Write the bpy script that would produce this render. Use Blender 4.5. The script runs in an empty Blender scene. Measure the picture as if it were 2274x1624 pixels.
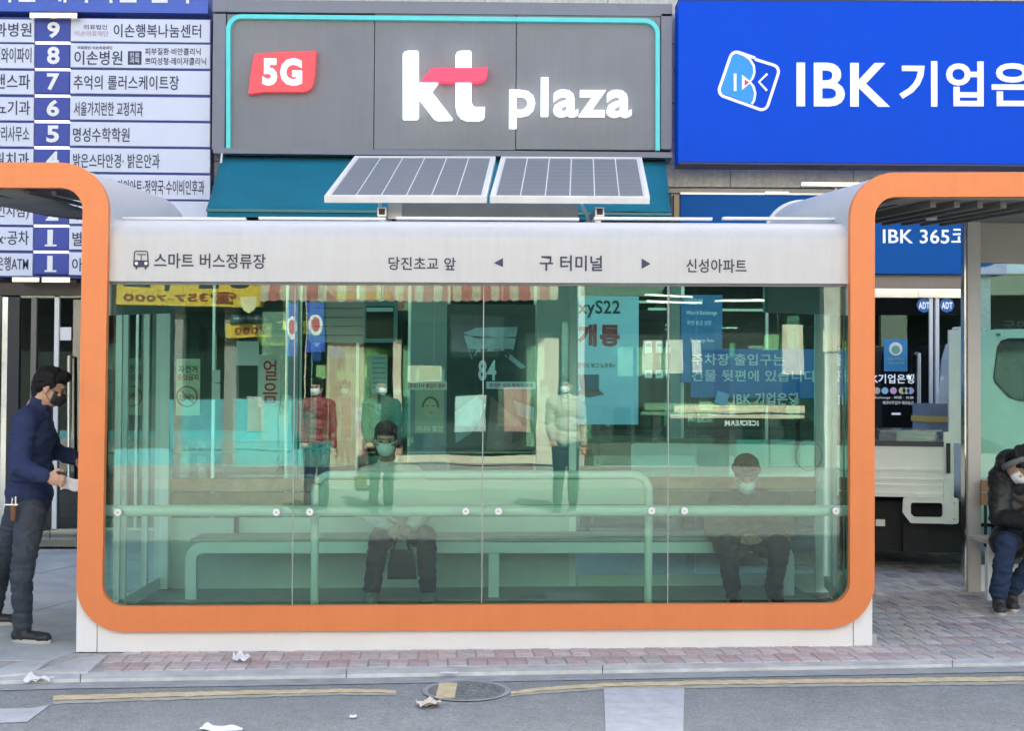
import bpy, bmesh, math, random
from mathutils import Vector, Matrix, noise
random.seed(7)
C = bpy.context.scene.collection
SC = bpy.context.scene
PI = math.pi

# ------------------------------------------------------------------ camera
F_PX = 2788.0; CX, CY = 1137.0, 812.0; CAM_Z = 1.55
PITCH = math.atan(58 / F_PX); ROLL = .006
cam_d = bpy.data.cameras.new('camera'); cam = bpy.data.objects.new('camera', cam_d); C.objects.link(cam)
fw = Vector((0, math.cos(PITCH), math.sin(PITCH))); up0 = Vector((0, -math.sin(PITCH), math.cos(PITCH))); rt0 = Vector((1, 0, 0))
RT = rt0 * math.cos(ROLL) + up0 * math.sin(ROLL); UP = up0 * math.cos(ROLL) - rt0 * math.sin(ROLL)
mw = Matrix(((RT.x, UP.x, -fw.x, 0), (RT.y, UP.y, -fw.y, 0), (RT.z, UP.z, -fw.z, CAM_Z), (0, 0, 0, 1)))
cam.matrix_world = mw
cam_d.sensor_width = 36; cam_d.lens = 36 * F_PX / 2274; cam_d.clip_end = 500; cam_d.clip_start = .1
SC.camera = cam

# ------------------------------------------------------------------ sky, sun, exposure
SUN_EL = math.radians(42); SUN_AZ = math.radians(12)      # the sun stands behind the building, a little to the right
w = bpy.data.worlds.new('World'); SC.world = w; w.use_nodes = True
nt = w.node_tree; nt.nodes.clear()
sky = nt.nodes.new('ShaderNodeTexSky'); sky.sky_type = 'NISHITA'; sky.sun_disc = False
sky.sun_elevation = SUN_EL; sky.sun_rotation = SUN_AZ
bg = nt.nodes.new('ShaderNodeBackground'); bg.inputs[1].default_value = .13; sky.dust_density = 4; sky.ozone_density = .6
wo = nt.nodes.new('ShaderNodeOutputWorld')
nt.links.new(sky.outputs[0], bg.inputs[0]); nt.links.new(bg.outputs[0], wo.inputs[0])
sl = bpy.data.lights.new('sun', 'SUN'); sl.energy = 4.6; sl.angle = math.radians(.53); sl.color = (1, .95, .86)
so = bpy.data.objects.new('sun', sl); C.objects.link(so)
sd = Vector((math.sin(SUN_AZ) * math.cos(SUN_EL), math.cos(SUN_AZ) * math.cos(SUN_EL), math.sin(SUN_EL)))
so.rotation_euler = sd.to_track_quat('Z', 'Y').to_euler(); so.location = (5, 10, 20)
SC.view_settings.view_transform = 'Standard'; SC.view_settings.look = 'None'
SC.view_settings.gamma = 1; SC.view_settings.use_curve_mapping = False
SC.view_settings.exposure = 2.08
SC.cycles.max_bounces = 10; SC.cycles.transparent_max_bounces = 16; SC.cycles.caustics_reflective = False

# ------------------------------------------------------------------ materials
def lin(c):
    return c / 12.92 if c <= .04045 else ((c + .055) / 1.055) ** 2.4
def rgb(r, g, b, k=1.0):
    return tuple(min(.95, lin(x / 255) * k) for x in (r, g, b))
_m = {}
EM = .2                                       # lit signs are dim beside an exposure set for open shade
def M(name, col, rough=.6, metal=0., var=.08, scale=6., bump=0., bscale=60., emis=0., ecol=None, streak=0., coat=0., spec=.5, speck=0.):
    if name in _m: return _m[name]
    m = bpy.data.materials.new(name); m.use_nodes = True; _m[name] = m
    n = m.node_tree.nodes; l = m.node_tree.links; b = n['Principled BSDF']
    b.inputs['Roughness'].default_value = rough; b.inputs['Metallic'].default_value = metal
    b.inputs['Coat Weight'].default_value = coat; b.inputs['Specular IOR Level'].default_value = spec
    tc = n.new('ShaderNodeTexCoord')
    nz = n.new('ShaderNodeTexNoise'); nz.inputs['Scale'].default_value = scale; nz.inputs['Detail'].default_value = 6; nz.inputs['Roughness'].default_value = .62
    l.new(tc.outputs['Object'], nz.inputs['Vector'])
    mr = n.new('ShaderNodeMapRange'); mr.inputs[1].default_value = .3; mr.inputs[2].default_value = .7
    mr.inputs[3].default_value = 1 - var; mr.inputs[4].default_value = 1 + var
    l.new(nz.outputs['Fac'], mr.inputs[0])
    out = mr.outputs[0]
    if streak:
        mp = n.new('ShaderNodeMapping'); mp.inputs['Scale'].default_value = (14, 14, .7)
        l.new(tc.outputs['Object'], mp.inputs[0])
        n2 = n.new('ShaderNodeTexNoise'); n2.inputs['Scale'].default_value = 2.2; n2.inputs['Detail'].default_value = 5
        l.new(mp.outputs[0], n2.inputs['Vector'])
        r2 = n.new('ShaderNodeMapRange'); r2.inputs[1].default_value = .42; r2.inputs[2].default_value = .75; r2.inputs[3].default_value = 1; r2.inputs[4].default_value = 1 - streak
        l.new(n2.outputs['Fac'], r2.inputs[0])
        mm = n.new('ShaderNodeMath'); mm.operation = 'MULTIPLY'; l.new(out, mm.inputs[0]); l.new(r2.outputs[0], mm.inputs[1]); out = mm.outputs[0]
    if speck:
        n4 = n.new('ShaderNodeTexNoise'); n4.inputs['Scale'].default_value = 75; n4.inputs['Detail'].default_value = 3; l.new(tc.outputs['Object'], n4.inputs['Vector'])
        n5 = n.new('ShaderNodeTexNoise'); n5.inputs['Scale'].default_value = 9; n5.inputs['Detail'].default_value = 8; n5.inputs['Roughness'].default_value = .75; l.new(tc.outputs['Object'], n5.inputs['Vector'])
        vo = n.new('ShaderNodeTexVoronoi'); vo.feature = 'DISTANCE_TO_EDGE'; vo.inputs['Scale'].default_value = .55; mpv = n.new('ShaderNodeVectorMath'); mpv.operation = 'ADD'
        l.new(tc.outputs['Object'], mpv.inputs[0]); l.new(n5.outputs['Color'], mpv.inputs[1]); l.new(mpv.outputs[0], vo.inputs['Vector'])
        cr = n.new('ShaderNodeMapRange'); cr.inputs[1].default_value = 0; cr.inputs[2].default_value = .006; cr.inputs[3].default_value = .72; cr.inputs[4].default_value = 1; l.new(vo.outputs['Distance'], cr.inputs[0])
        a4 = n.new('ShaderNodeMapRange'); a4.inputs[1].default_value = .3; a4.inputs[2].default_value = .7; a4.inputs[3].default_value = 1 - speck; a4.inputs[4].default_value = 1 + speck; l.new(n4.outputs['Fac'], a4.inputs[0])
        a5 = n.new('ShaderNodeMapRange'); a5.inputs[1].default_value = .3; a5.inputs[2].default_value = .7; a5.inputs[3].default_value = 1 - speck * .6; a5.inputs[4].default_value = 1 + speck * .5; l.new(n5.outputs['Fac'], a5.inputs[0])
        for q_ in (a4, a5, cr):
            mm = n.new('ShaderNodeMath'); mm.operation = 'MULTIPLY'; l.new(out, mm.inputs[0]); l.new(q_.outputs[0], mm.inputs[1]); out = mm.outputs[0]
    vm = n.new('ShaderNodeVectorMath'); vm.operation = 'SCALE'; vm.inputs[0].default_value = col[:3]
    l.new(out, vm.inputs['Scale']); l.new(vm.outputs[0], b.inputs['Base Color'])
    ra = n.new('ShaderNodeMapRange'); ra.inputs[3].default_value = max(0, rough - .06); ra.inputs[4].default_value = min(1, rough + .08)
    l.new(nz.outputs['Fac'], ra.inputs[0]); l.new(ra.outputs[0], b.inputs['Roughness'])
    if bump:
        n3 = n.new('ShaderNodeTexNoise'); n3.inputs['Scale'].default_value = bscale; n3.inputs['Detail'].default_value = 4
        l.new(tc.outputs['Object'], n3.inputs['Vector'])
        bp = n.new('ShaderNodeBump'); bp.inputs['Strength'].default_value = bump; bp.inputs['Distance'].default_value = .01
        l.new(n3.outputs['Fac'], bp.inputs['Height']); l.new(bp.outputs[0], b.inputs['Normal'])
    if emis:
        emis *= EM
        b.inputs['Emission Color'].default_value = (*(ecol or col)[:3], 1); b.inputs['Emission Strength'].default_value = emis
    return m

def glass(name, tint, refl, rough=0.0, ripple=0.0):
    m = bpy.data.materials.new(name); m.use_nodes = True; n = m.node_tree.nodes; l = m.node_tree.links; n.clear()
    tr = n.new('ShaderNodeBsdfTransparent'); tr.inputs[0].default_value = (*tint, 1)
    gl = n.new('ShaderNodeBsdfGlossy'); gl.inputs['Roughness'].default_value = rough; gl.inputs[0].default_value = (.97, 1, .97, 1)
    fr = n.new('ShaderNodeFresnel'); fr.inputs[0].default_value = 1.5
    ma = n.new('ShaderNodeMath'); ma.operation = 'MULTIPLY_ADD'; ma.inputs[1].default_value = 1.0; ma.inputs[2].default_value = refl - .04
    l.new(fr.outputs[0], ma.inputs[0])
    mx = n.new('ShaderNodeMixShader'); l.new(ma.outputs[0], mx.inputs[0]); l.new(tr.outputs[0], mx.inputs[1]); l.new(gl.outputs[0], mx.inputs[2])
    if ripple:
        tc = n.new('ShaderNodeTexCoord'); mp = n.new('ShaderNodeMapping'); mp.inputs['Scale'].default_value = (1.1, 1.1, 1.8); l.new(tc.outputs['Object'], mp.inputs[0])
        nz = n.new('ShaderNodeTexNoise'); nz.inputs['Scale'].default_value = 2.0; nz.inputs['Detail'].default_value = 1; l.new(mp.outputs[0], nz.inputs['Vector'])
        bp = n.new('ShaderNodeBump'); bp.inputs['Strength'].default_value = 1; bp.inputs['Distance'].default_value = ripple; l.new(nz.outputs['Fac'], bp.inputs['Height']); l.new(bp.outputs[0], gl.inputs['Normal'])
    o = n.new('ShaderNodeOutputMaterial'); l.new(mx.outputs[0], o.inputs[0]); return m

ORANGE = M('orange paint', (.71, .212, .066), .45, var=.03, bump=.06, bscale=240, streak=.04)
WHITE = M('white coated steel', (.50, .51, .525), .42, var=.03, streak=.05)
WHITE2 = M('white clean paint', (.76, .775, .79), .4, var=.02)
ALU = M('brushed aluminium', (.62, .63, .63), .35, .8, var=.05, streak=.08)
GREYP = M('grey coated metal', (.30, .31, .31), .5, var=.05)
FRAMEP = M('pale powder coat', (.80, .85, .84), .4, var=.03)
DARK = M('dark metal', (.03, .033, .036), .4, .3)
BLACKM = M('black rubber', (.018, .018, .02), .75)
STONE = M('speckled stone cladding', (.58, .57, .54), .75, var=.16, scale=26, bump=.35, bscale=90, streak=.12)
INK = M('navy lettering vinyl', rgb(38, 48, 78), .5)
BLACKI = M('black lettering vinyl', (.03, .035, .045), .5)
WOOD = M('varnished brown planks', (.30, .165, .08), .5, var=.25, scale=9, bump=.2, bscale=40)
GLASS = glass('green tinted glass', (.765, .95, .895), .062, ripple=.00035)
GLASSB = glass('clear green glass', (.80, .94, .90), .05)
GLASSD = glass('smoky door glass', (.35, .38, .37), .08)
STEEL = M('polished steel', (.75, .74, .70), .18, 1.0, var=.05)
WH_ = M('far white print', (.7, .72, .7), .5)
WLET = M('white lit letter face', (.85, .87, .9), .5, emis=1.6, ecol=(.85, .93, 1))

# ------------------------------------------------------------------ photo measurement frames (points of the photograph put at their real distance)
def ray(px, py):
    return fw + RT * ((px - CX) / F_PX) - UP * ((py - CY) / F_PX)
class Frame:
    """a vertical reference frame: u along, v away from the street, z up"""
    def __init__(s, org, ang, mirror=False):
        s.o = Vector(org); s.ex = Vector((math.cos(ang), math.sin(ang), 0)); s.ey = Vector((-math.sin(ang), math.cos(ang), 0)); s.ang = ang; s.mirror = mirror
    def at(s, px, py, v):
        d = ray(px, py); c = Vector((0, 0, CAM_Z)) - s.o
        t = (v - c.dot(s.ey)) / d.dot(s.ey)
        p = c + d * t
        return p.dot(s.ex), p.z
    def k(s, v):
        return (v + s.o.y) / F_PX            # metres per photo pixel at that depth
W = Frame((0, 0, 0), 0)
TH = math.radians(2.3)
S = Frame((0, 7.56, 0), TH)
O = Frame((0, 7.56, 0), TH, True)            # the far side of the street, seen in the glass
SL = .006                                     # the pavement rises a little to the right
def GZ(x): return SL * x
def ground(px, py, z0=0.):
    d = ray(px, py); t = (z0 - CAM_Z) / (d.z - SL * d.x)
    return Vector((0, 0, CAM_Z)) + d * t

# ------------------------------------------------------------------ object helpers
def tag(o, label=None, cat=None, group=None, kind=None):
    if label: o['label'] = label
    if cat: o['category'] = cat
    if group: o['group'] = group
    if kind: o['kind'] = kind
    return o
def thing(name, label, cat, loc=(0, 0, 0), rz=0., group=None):
    o = bpy.data.objects.new(name, None); C.objects.link(o); o.location = loc; o.rotation_euler = (0, 0, rz); o.empty_display_size = .1
    return tag(o, label, cat, group)
def obj(name, bm, m, parent=None, smooth=False, bevel=0., keep=False):
    if isinstance(bm, bpy.types.Mesh): me = bm
    else:
        if bevel:
            bmesh.ops.bevel(bm, geom=[e for e in bm.edges if len(e.link_faces) == 2 and e.calc_face_angle(0) > .5], offset=bevel, segments=2, affect='EDGES', clamp_overlap=True)
        bmesh.ops.recalc_face_normals(bm, faces=bm.faces[:])
        me = bpy.data.meshes.new(name); bm.to_mesh(me); bm.free()
    if not keep:
        me.materials.clear()
        for x in (m if isinstance(m, (list, tuple)) else [m]): me.materials.append(x)
    if smooth:
        for p in me.polygons: p.use_smooth = True
        if smooth != 'all': me.set_sharp_from_angle(angle=math.radians(40))
    o = bpy.data.objects.new(name, me); C.objects.link(o)
    if parent: o.parent = parent
    return o
def B(): return bmesh.new()
def box(bm, x0, x1, y0, y1, z0, z1, sh=0.):
    xc = (x0 + x1) / 2
    vs = [bm.verts.new((x, y, z + sh * (x - xc))) for z in (z0, z1) for y in (y0, y1) for x in (x0, x1)]
    for f in ((0, 1, 3, 2), (4, 6, 7, 5), (0, 4, 5, 1), (2, 3, 7, 6), (0, 2, 6, 4), (1, 5, 7, 3)): bm.faces.new([vs[i] for i in f])
    return bm
def pbox(F, v, x0, y0, x1, y1, t, bm=None, sh=None, dv=0.):
    """box whose street face shows at photo rectangle x0..x1, y0..y1 at depth v"""
    bm = bm or B(); xm, ym = (x0 + x1) / 2, (y0 + y1) / 2
    u0 = F.at(x0, ym, v)[0]; u1 = F.at(x1, ym, v)[0]; z1 = F.at(xm, y0, v)[1]; z0 = F.at(xm, y1, v)[1]
    if sh is None: sh = 0 if F is W else SL
    a, b = (-v - t, -v) if F.mirror else (v, v + t)
    return box(bm, u0, u1, a + dv, b + dv, z0, z1, sh)
def prism(bm, pts, y0, y1):
    """polygon pts (x,z) pushed along y"""
    a = [bm.verts.new((x, y0, z)) for x, z in pts]; b = [bm.verts.new((x, y1, z)) for x, z in pts]
    bm.faces.new(a); bm.faces.new(b[::-1]); n = len(pts)
    for i in range(n): bm.faces.new((a[i], b[i], b[(i + 1) % n], a[(i + 1) % n]))
    return bm
def ppoly(F, v, pts, t, bm=None):
    bm = bm or B(); q = [F.at(x, y, v) for x, y in pts]
    a, b = (-v - t, -v) if F.mirror else (v, v + t)
    return prism(bm, q, a, b)
def tube(bm, pts, r, n=10, cap=True, rr=None):
    pts = [Vector(p) for p in pts]; rings = []
    for i, p in enumerate(pts):
        d = (pts[min(i + 1, len(pts) - 1)] - pts[max(i - 1, 0)]).normalized()
        ref = Vector((0, 0, 1)) if abs(d.z) < .9 else Vector((1, 0, 0))
        a = d.cross(ref).normalized(); b = d.cross(a); q = rr[i] if rr else r
        rings.append([bm.verts.new(p + (a * math.cos(k * 2 * PI / n) + b * math.sin(k * 2 * PI / n)) * q) for k in range(n)])
    for A, D in zip(rings, rings[1:]):
        for k in range(n): bm.faces.new((A[k], A[(k + 1) % n], D[(k + 1) % n], D[k]))
    if cap: bm.faces.new(rings[0][::-1]); bm.faces.new(rings[-1])
    return bm
def arcpath(P, r, n=8):
    """polyline P (x,z) with rounded corners"""
    out = [Vector(P[0])]
    for i in range(1, len(P) - 1):
        p, a, b = Vector(P[i]), Vector(P[i - 1]), Vector(P[i + 1])
        d1 = (a - p).normalized(); d2 = (b - p).normalized(); ang = d1.angle(d2); t = r / math.tan(ang / 2)
        c = p + (d1 + d2).normalized() * (r / math.sin(ang / 2)); s = p + d1 * t; e = p + d2 * t
        a0 = math.atan2(s.y - c.y, s.x - c.x); a1 = math.atan2(e.y - c.y, e.x - c.x); da = (a1 - a0 + PI) % (2 * PI) - PI
        for k in range(n + 1): out.append(c + Vector((math.cos(a0 + da * k / n), math.sin(a0 + da * k / n))) * r)
    out.append(Vector(P[-1])); return out
def ribbon(bm, path, wd, y0, y1, closed=False):
    """band of width wd along path (x,z), pushed from y0 to y1"""
    L, R = [], []; n = len(path)
    for i, p in enumerate(path):
        d = (path[(i + 1) % n if closed else min(i + 1, n - 1)] - path[i - 1 if closed else max(i - 1, 0)]).normalized(); nn = Vector((-d.y, d.x))
        L.append(p + nn * wd / 2); R.append(p - nn * wd / 2)
    V = [[bm.verts.new((q.x, y, q.y)) for q in s] for s, y in ((L, y0), (R, y0), (R, y1), (L, y1))]
    for i in range(n if closed else n - 1):
        j = (i + 1) % n
        for a in range(4):
            b = (a + 1) % 4; bm.faces.new((V[a][i], V[a][j], V[b][j], V[b][i]))
    if not closed:
        bm.faces.new([V[a][0] for a in range(4)]); bm.faces.new([V[a][-1] for a in (3, 2, 1, 0)])
    return bm
def disc(bm, c, r, y0, y1, n=20, rz=None):
    return prism(bm, [(c[0] + r * math.cos(i * 2 * PI / n), c[1] + (rz or r) * math.sin(i * 2 * PI / n)) for i in range(n)], y0, y1)
def text_bm(s, w_, h_, c, y, ext, bold=0., mir=False, bm=None, res=3):
    """lettering s filling a w_ x h_ box centred on c=(x,z), facing the street at depth y"""
    cu = bpy.data.curves.new('t', 'FONT'); cu.body = s; cu.size = 1; cu.resolution_u = res; cu.offset = bold; cu.space_character = 1 + bold * 3.5; cu.extrude = .5 if ext else 0
    o = bpy.data.objects.new('t', cu); C.objects.link(o)
    me = o.to_mesh().copy(); o.to_mesh_clear()
    bpy.data.objects.remove(o); bpy.data.curves.remove(cu)
    xs = [v.co.x for v in me.vertices]; ys = [v.co.y for v in me.vertices]
    x0, x1, y0, y1 = min(xs), max(xs), min(ys), max(ys); bm = bm or B(); b2 = bmesh.new(); b2.from_mesh(me)
    for v in b2.verts:
        X = ((v.co.x - x0) / (x1 - x0) - .5) * w_; Z = ((v.co.y - y0) / (y1 - y0) - .5) * h_
        v.co = Vector((c[0] + (-X if mir else X), y - ((v.co.z + .5) * ext) * (-1 if mir else 1), c[1] + Z))
    m2 = bpy.data.meshes.new('x'); b2.to_mesh(m2); b2.free(); bm.from_mesh(m2)
    bpy.data.meshes.remove(m2); bpy.data.meshes.remove(me); return bm
def ptext(F, v, s, x0, y0, x1, y1, ext=.004, bold=0., bm=None, res=3):
    c = F.at((x0 + x1) / 2, (y0 + y1) / 2, v); k = F.k(v)
    return text_bm(s, (x1 - x0) * k, (y1 - y0) * k, c, -v if F.mirror else v, ext, bold, F.mirror, bm, res)

# ================================================================== GROUND
road_m = M('worn asphalt', (.275, .285, .275), .85, var=.09, scale=2.2, bump=.6, bscale=130, speck=.22)
conc_m = M('pale kerb concrete', (.54, .55, .53), .85, var=.24, scale=5, bump=.3, bscale=120)
side_m = M('grey pavement concrete', (.45, .465, .45), .85, var=.2, scale=2.6, bump=.35, bscale=160)
far_m = M('sunlit far pavement', (.36, .345, .32), .9, var=.12, scale=4)
def sheet(name, pts, m, z, parent=None, kind='structure', cut=0):
    bm = B(); f = bm.faces.new([bm.verts.new((p[0], p[1], z + GZ(p[0]))) for p in pts])
    if cut: bmesh.ops.triangulate(bm, faces=[f])
    o = obj(name, bm, m, parent)
    if kind and not parent: tag(o, kind=kind)
    return o
def gp(px, py, z0=0.): p = ground(px, py, z0); return (p.x, p.y)
RZ = -.018
road = sheet('road', [(-60, -9.0), (60, -7), (60, 20), (-60, 20)], road_m, RZ)
# kerb between the pavement and the road
kl_in = [gp(x, y) for x, y in ((-160, 1512), (179, 1494), (769, 1484), (1338, 1475), (2115, 1467), (2450, 1460))]
kl_out = [gp(x, y, 0) for x, y in ((-160, 1518), (179, 1509), (769, 1500), (1338, 1490), (2115, 1476), (2450, 1470))]
kerb = bpy.data.objects.new('kerb', None); C.objects.link(kerb); tag(kerb, kind='structure')
L = 0
for i in range(5):
    a0, a1, b0, b1 = Vector(kl_in[i]), Vector(kl_in[i + 1]), Vector(kl_out[i]), Vector(kl_out[i + 1])
    n = max(1, round((a1 - a0).length / 1.6))
    for j in range(n):
        e = .0025 / (a1 - a0).length; t0, t1 = j / n + e, (j + 1) / n - e
        q = [a0.lerp(a1, t0), a0.lerp(a1, t1), b0.lerp(b1, t1), b0.lerp(b1, t0)]
        bm = B(); hz = random.uniform(-.002, .003)
        T = [bm.verts.new((p.x, p.y, .002 + hz + GZ(p.x))) for p in q]; D = [bm.verts.new((p.x, p.y - (.0 if k < 2 else .012), RZ - .02 + GZ(p.x))) for k, p in enumerate(q)]
        bm.faces.new(T); bm.faces.new(D[::-1])
        for k in range(4): bm.faces.new((T[k], D[k], D[(k + 1) % 4], T[(k + 1) % 4]))
        obj('kerb_stone', bm, conc_m, kerb, bevel=.006)
gut = sheet('gutter', [(p[0], p[1] - .015) for p in kl_out] + [(p[0], p[1] - .16) for p in kl_out[::-1]], M('gutter concrete', (.36, .37, .365), .85, var=.2, scale=8, bump=.3, bscale=150), RZ + .004)
# pavement bed under the pavers; left of the shelter plain concrete
edge = [(-60, kl_in[0][1] - .3), *kl_in, (60, kl_in[-1][1] + 3)]
sheet('pavement', [(x, y + .0) for x, y in edge] + [(60, 13.2), (-60, 13.2)], M('joint sand', (.40, .39, .37), .95, var=.2, scale=20, bump=.3, bscale=200), .0)
lx = gp(186, 1494)[0]
def ky(x):                                   # pavement edge line y at x
    for p, q in zip(kl_in, kl_in[1:]):
        if p[0] <= x <= q[0]: return p[1] + (q[1] - p[1]) * (x - p[0]) / (q[0] - p[0])
    return kl_in[0][1] if x < kl_in[0][0] else kl_in[-1][1]
cp = bpy.data.objects.new('side_pavement', None); C.objects.link(cp); tag(cp, kind='structure')
yy = 7.25
for r in range(7):                            # large grey slabs to the left, joints slanting
    y1 = yy + .86
    for c_ in range(5):
        x1 = -2.62 - c_ * 1.16 + (r % 2) * .0; x0 = x1 - 1.15
        bm = B(); hz = random.uniform(-.001, .0015)
        pts = [(x0 + (yy - 7) * .28 - .6 + .5, yy), (x1 + (yy - 7) * .28 - .1, yy), (x1 + (y1 - 7) * .28 - .1, y1 - .008), (x0 + (y1 - 7) * .28 - .1, y1 - .008)]
        T = [bm.verts.new((p[0], p[1], .004 + hz + GZ(p[0]))) for p in pts]; D = [bm.verts.new((p[0], p[1], -.004 + GZ(p[0]))) for p in pts]
        bm.faces.new(T)
        for k in range(4): bm.faces.new((T[k], D[k], D[(k + 1) % 4], T[(k + 1) % 4]))
        obj('slab', bm, side_m, cp)
    yy = y1
# two pale kerb slabs at the shelter's left corner
for q in (((72, 1497), (176, 1465), (238, 1459), (196, 1497)), ((-60, 1510), (72, 1499), (110, 1472), (40, 1475))):
    bm = B(); pts = [gp(*p) for p in q]
    T = [bm.verts.new((p[0], p[1], .010 + GZ(p[0]))) for p in pts]; D = [bm.verts.new((p[0], p[1], -.004 + GZ(p[0]))) for p in pts]
    bm.faces.new(T)
    for k in range(4): bm.faces.new((T[k], D[k], D[(k + 1) % 4], T[(k + 1) % 4]))
    obj('slab', bm, conc_m, cp)
# pavers: individual bricks nearest the camera, the rest joined
pcols = [M('paver ' + n, c, .85, var=.28, scale=7, bump=.35, bscale=160) for n, c in
         (('rose', (.48, .385, .37)), ('dusty rose', (.54, .475, .45)), ('mauve grey', (.44, .41, .41)), ('grey', (.43, .43, .415)), ('brown grey', (.47, .435, .405)), ('dark violet', (.32, .295, .31)))]
def brick_mesh(m):
    bm = box(B(), -.052, .052, -.108, .108, -.02, 0); bmesh.ops.bevel(bm, geom=[e for e in bm.edges if e.verts[0].co.z > -.001 and e.verts[1].co.z > -.001], offset=.004, segments=1, affect='EDGES')
    me = bpy.data.meshes.new('paver'); bm.to_mesh(me); bm.free(); me.materials.append(m); return me
bms = [brick_mesh(m) for m in pcols]
pav = bpy.data.objects['pavement']; cand = []
pdir = (Vector(kl_in[4]) - Vector(kl_in[1])).normalized(); pn = Vector((-pdir.y, pdir.x)); p0 = Vector(kl_in[1]) + pn * .002
for r in range(22):
    for c_ in range(-1, 66):
        p = p0 + pdir * (.0565 + c_ * .1125 + (r % 2) * .056) + pn * (.112 + r * .2235)
        if p.x < lx + .06 - .02 * r: continue
        if p.y < ky(p.x) + .06: p = p + pn * 0
        if r > 3 and -2.4 < p.x < 2.35: continue
        if r > 3 and abs(p.x) > p.y * .45: continue
        cand.append((p, r))
cand.sort(key=lambda q: q[0].length)
rest = {}
ang = math.atan2(pdir.y, pdir.x)
for i, (p, r) in enumerate(cand):
    a = random.random()
    far = p.x > 2.3
    k = random.choices(range(6), (3, 4, 3, 2, 3, 1.2) if not far or r < 3 else (1.4, 2, 4, 4, 3, 1.4))[0]
    if r < 2 and p.x < 2.4: k = random.choice((0, 1, 1, 0, 4))
    z = .006 + GZ(p.x) + random.uniform(-.0025, .0015); rot = ang + random.uniform(-.014, .014)
    if i < 300:
        o = bpy.data.objects.new('paver', bms[k]); C.objects.link(o); o.parent = pav; o.location = (p.x, p.y, z); o.rotation_euler = (random.uniform(-.006, .006), 0, rot)
    else: rest.setdefault(k, []).append((p, z, rot))
if rest:
    bm = B()
    for k, L_ in rest.items():
        for p, z, rot in L_:
            vs = [bm.verts.new((p.x + dx * math.cos(rot) - dy * math.sin(rot), p.y + dx * math.sin(rot) + dy * math.cos(rot), z - dz)) for dz in (.012, 0) for dx, dy in ((-.052, -.108), (.052, -.108), (.052, .108), (-.052, .108))]
            for f in ((4, 5, 6, 7), (0, 1, 5, 4), (1, 2, 6, 5), (2, 3, 7, 6), (3, 0, 4, 7)): bm.faces.new([vs[q] for q in f]).material_index = k
    me = bpy.data.meshes.new('paver_field'); bm.to_mesh(me); bm.free()
    for m in pcols: me.materials.append(m)
    o = bpy.data.objects.new('paver_field', me); C.objects.link(o); o.parent = pav; o['kind'] = 'stuff'

# road markings
yel = M('worn yellow road paint', (.66, .54, .32), .8, var=.2, scale=14, bump=.2, bscale=220)
wht = M('worn white road paint', (.48, .50, .50), .8, var=.14, scale=12, bump=.2, bscale=220)
mk = bpy.data.objects.new('road_markings', None); C.objects.link(mk); tag(mk, kind='structure')
ytop = [(118, 1546), (330, 1540), (560, 1534), (769, 1531), (880, 1533)]; ybot = [(118, 1565), (330, 1557), (560, 1550), (769, 1544), (880, 1545)]
ytop2 = [(1134, 1537), (1210, 1527), (1344, 1518), (1538, 1513), (1800, 1509), (2050, 1506), (2330, 1503)]; ybot2 = [(1134, 1547), (1210, 1541), (1344, 1532), (1538, 1529), (1800, 1526), (2050, 1523), (2330, 1521)]
def band(name, A, Bq, f0, f1, m, z):
    bm = B(); prev = None
    def dense(P):
        o_ = []
        for p, q in zip(P, P[1:]):
            n_ = max(1, int(abs(q[0] - p[0]) / 14))
            for i in range(n_): o_.append((p[0] + (q[0] - p[0]) * i / n_, p[1] + (q[1] - p[1]) * i / n_))
        return o_ + [P[-1]]
    A = dense(A); Bq = dense(Bq); Bq = Bq[:len(A)] + [Bq[-1]] * (len(A) - len(Bq)); dj = .9 if abs(A[-1][0] - A[0][0]) > 250 else .3
    A = [(x, y + random.uniform(-dj, dj)) for x, y in A]; Bq = [(x, y + random.uniform(-dj, dj)) for x, y in Bq]
    for a, b in zip(A, Bq):
        a0, b0 = ground(*a, z0=z), ground(*b, z0=z); p, q = a0.lerp(b0, f0), a0.lerp(b0, f1)
        cur = (bm.verts.new(p), bm.verts.new(q))
        if prev: bm.faces.new((prev[0], prev[1], cur[1], cur[0]))
        prev = cur
    return obj(name, bm, m, mk)
for A, Bq in ((ytop, ybot), (ytop2, ybot2)):
    band('yellow_line', A, Bq, 0, .56, yel, RZ + .003); band('yellow_line', A, Bq, .64, 1, M('faded yellow grey paint', (.42, .40, .34), .8, var=.2, scale=14), RZ + .003)
band('crosswalk_bar', [(1341, 1531), (1520, 1529)], [(1347, 1680), (1572, 1680)], 0, 1, wht, RZ + .0035)
band('crosswalk_bar', [(-160, 1578), (70, 1573), (112, 1566)], [(-160, 1616), (60, 1604), (80, 1590)], 0, 1, wht, RZ + .0035)
patch_m = M('newer asphalt', (.15, .16, .167), .85, var=.12, scale=5, bump=.5, bscale=260)
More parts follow.
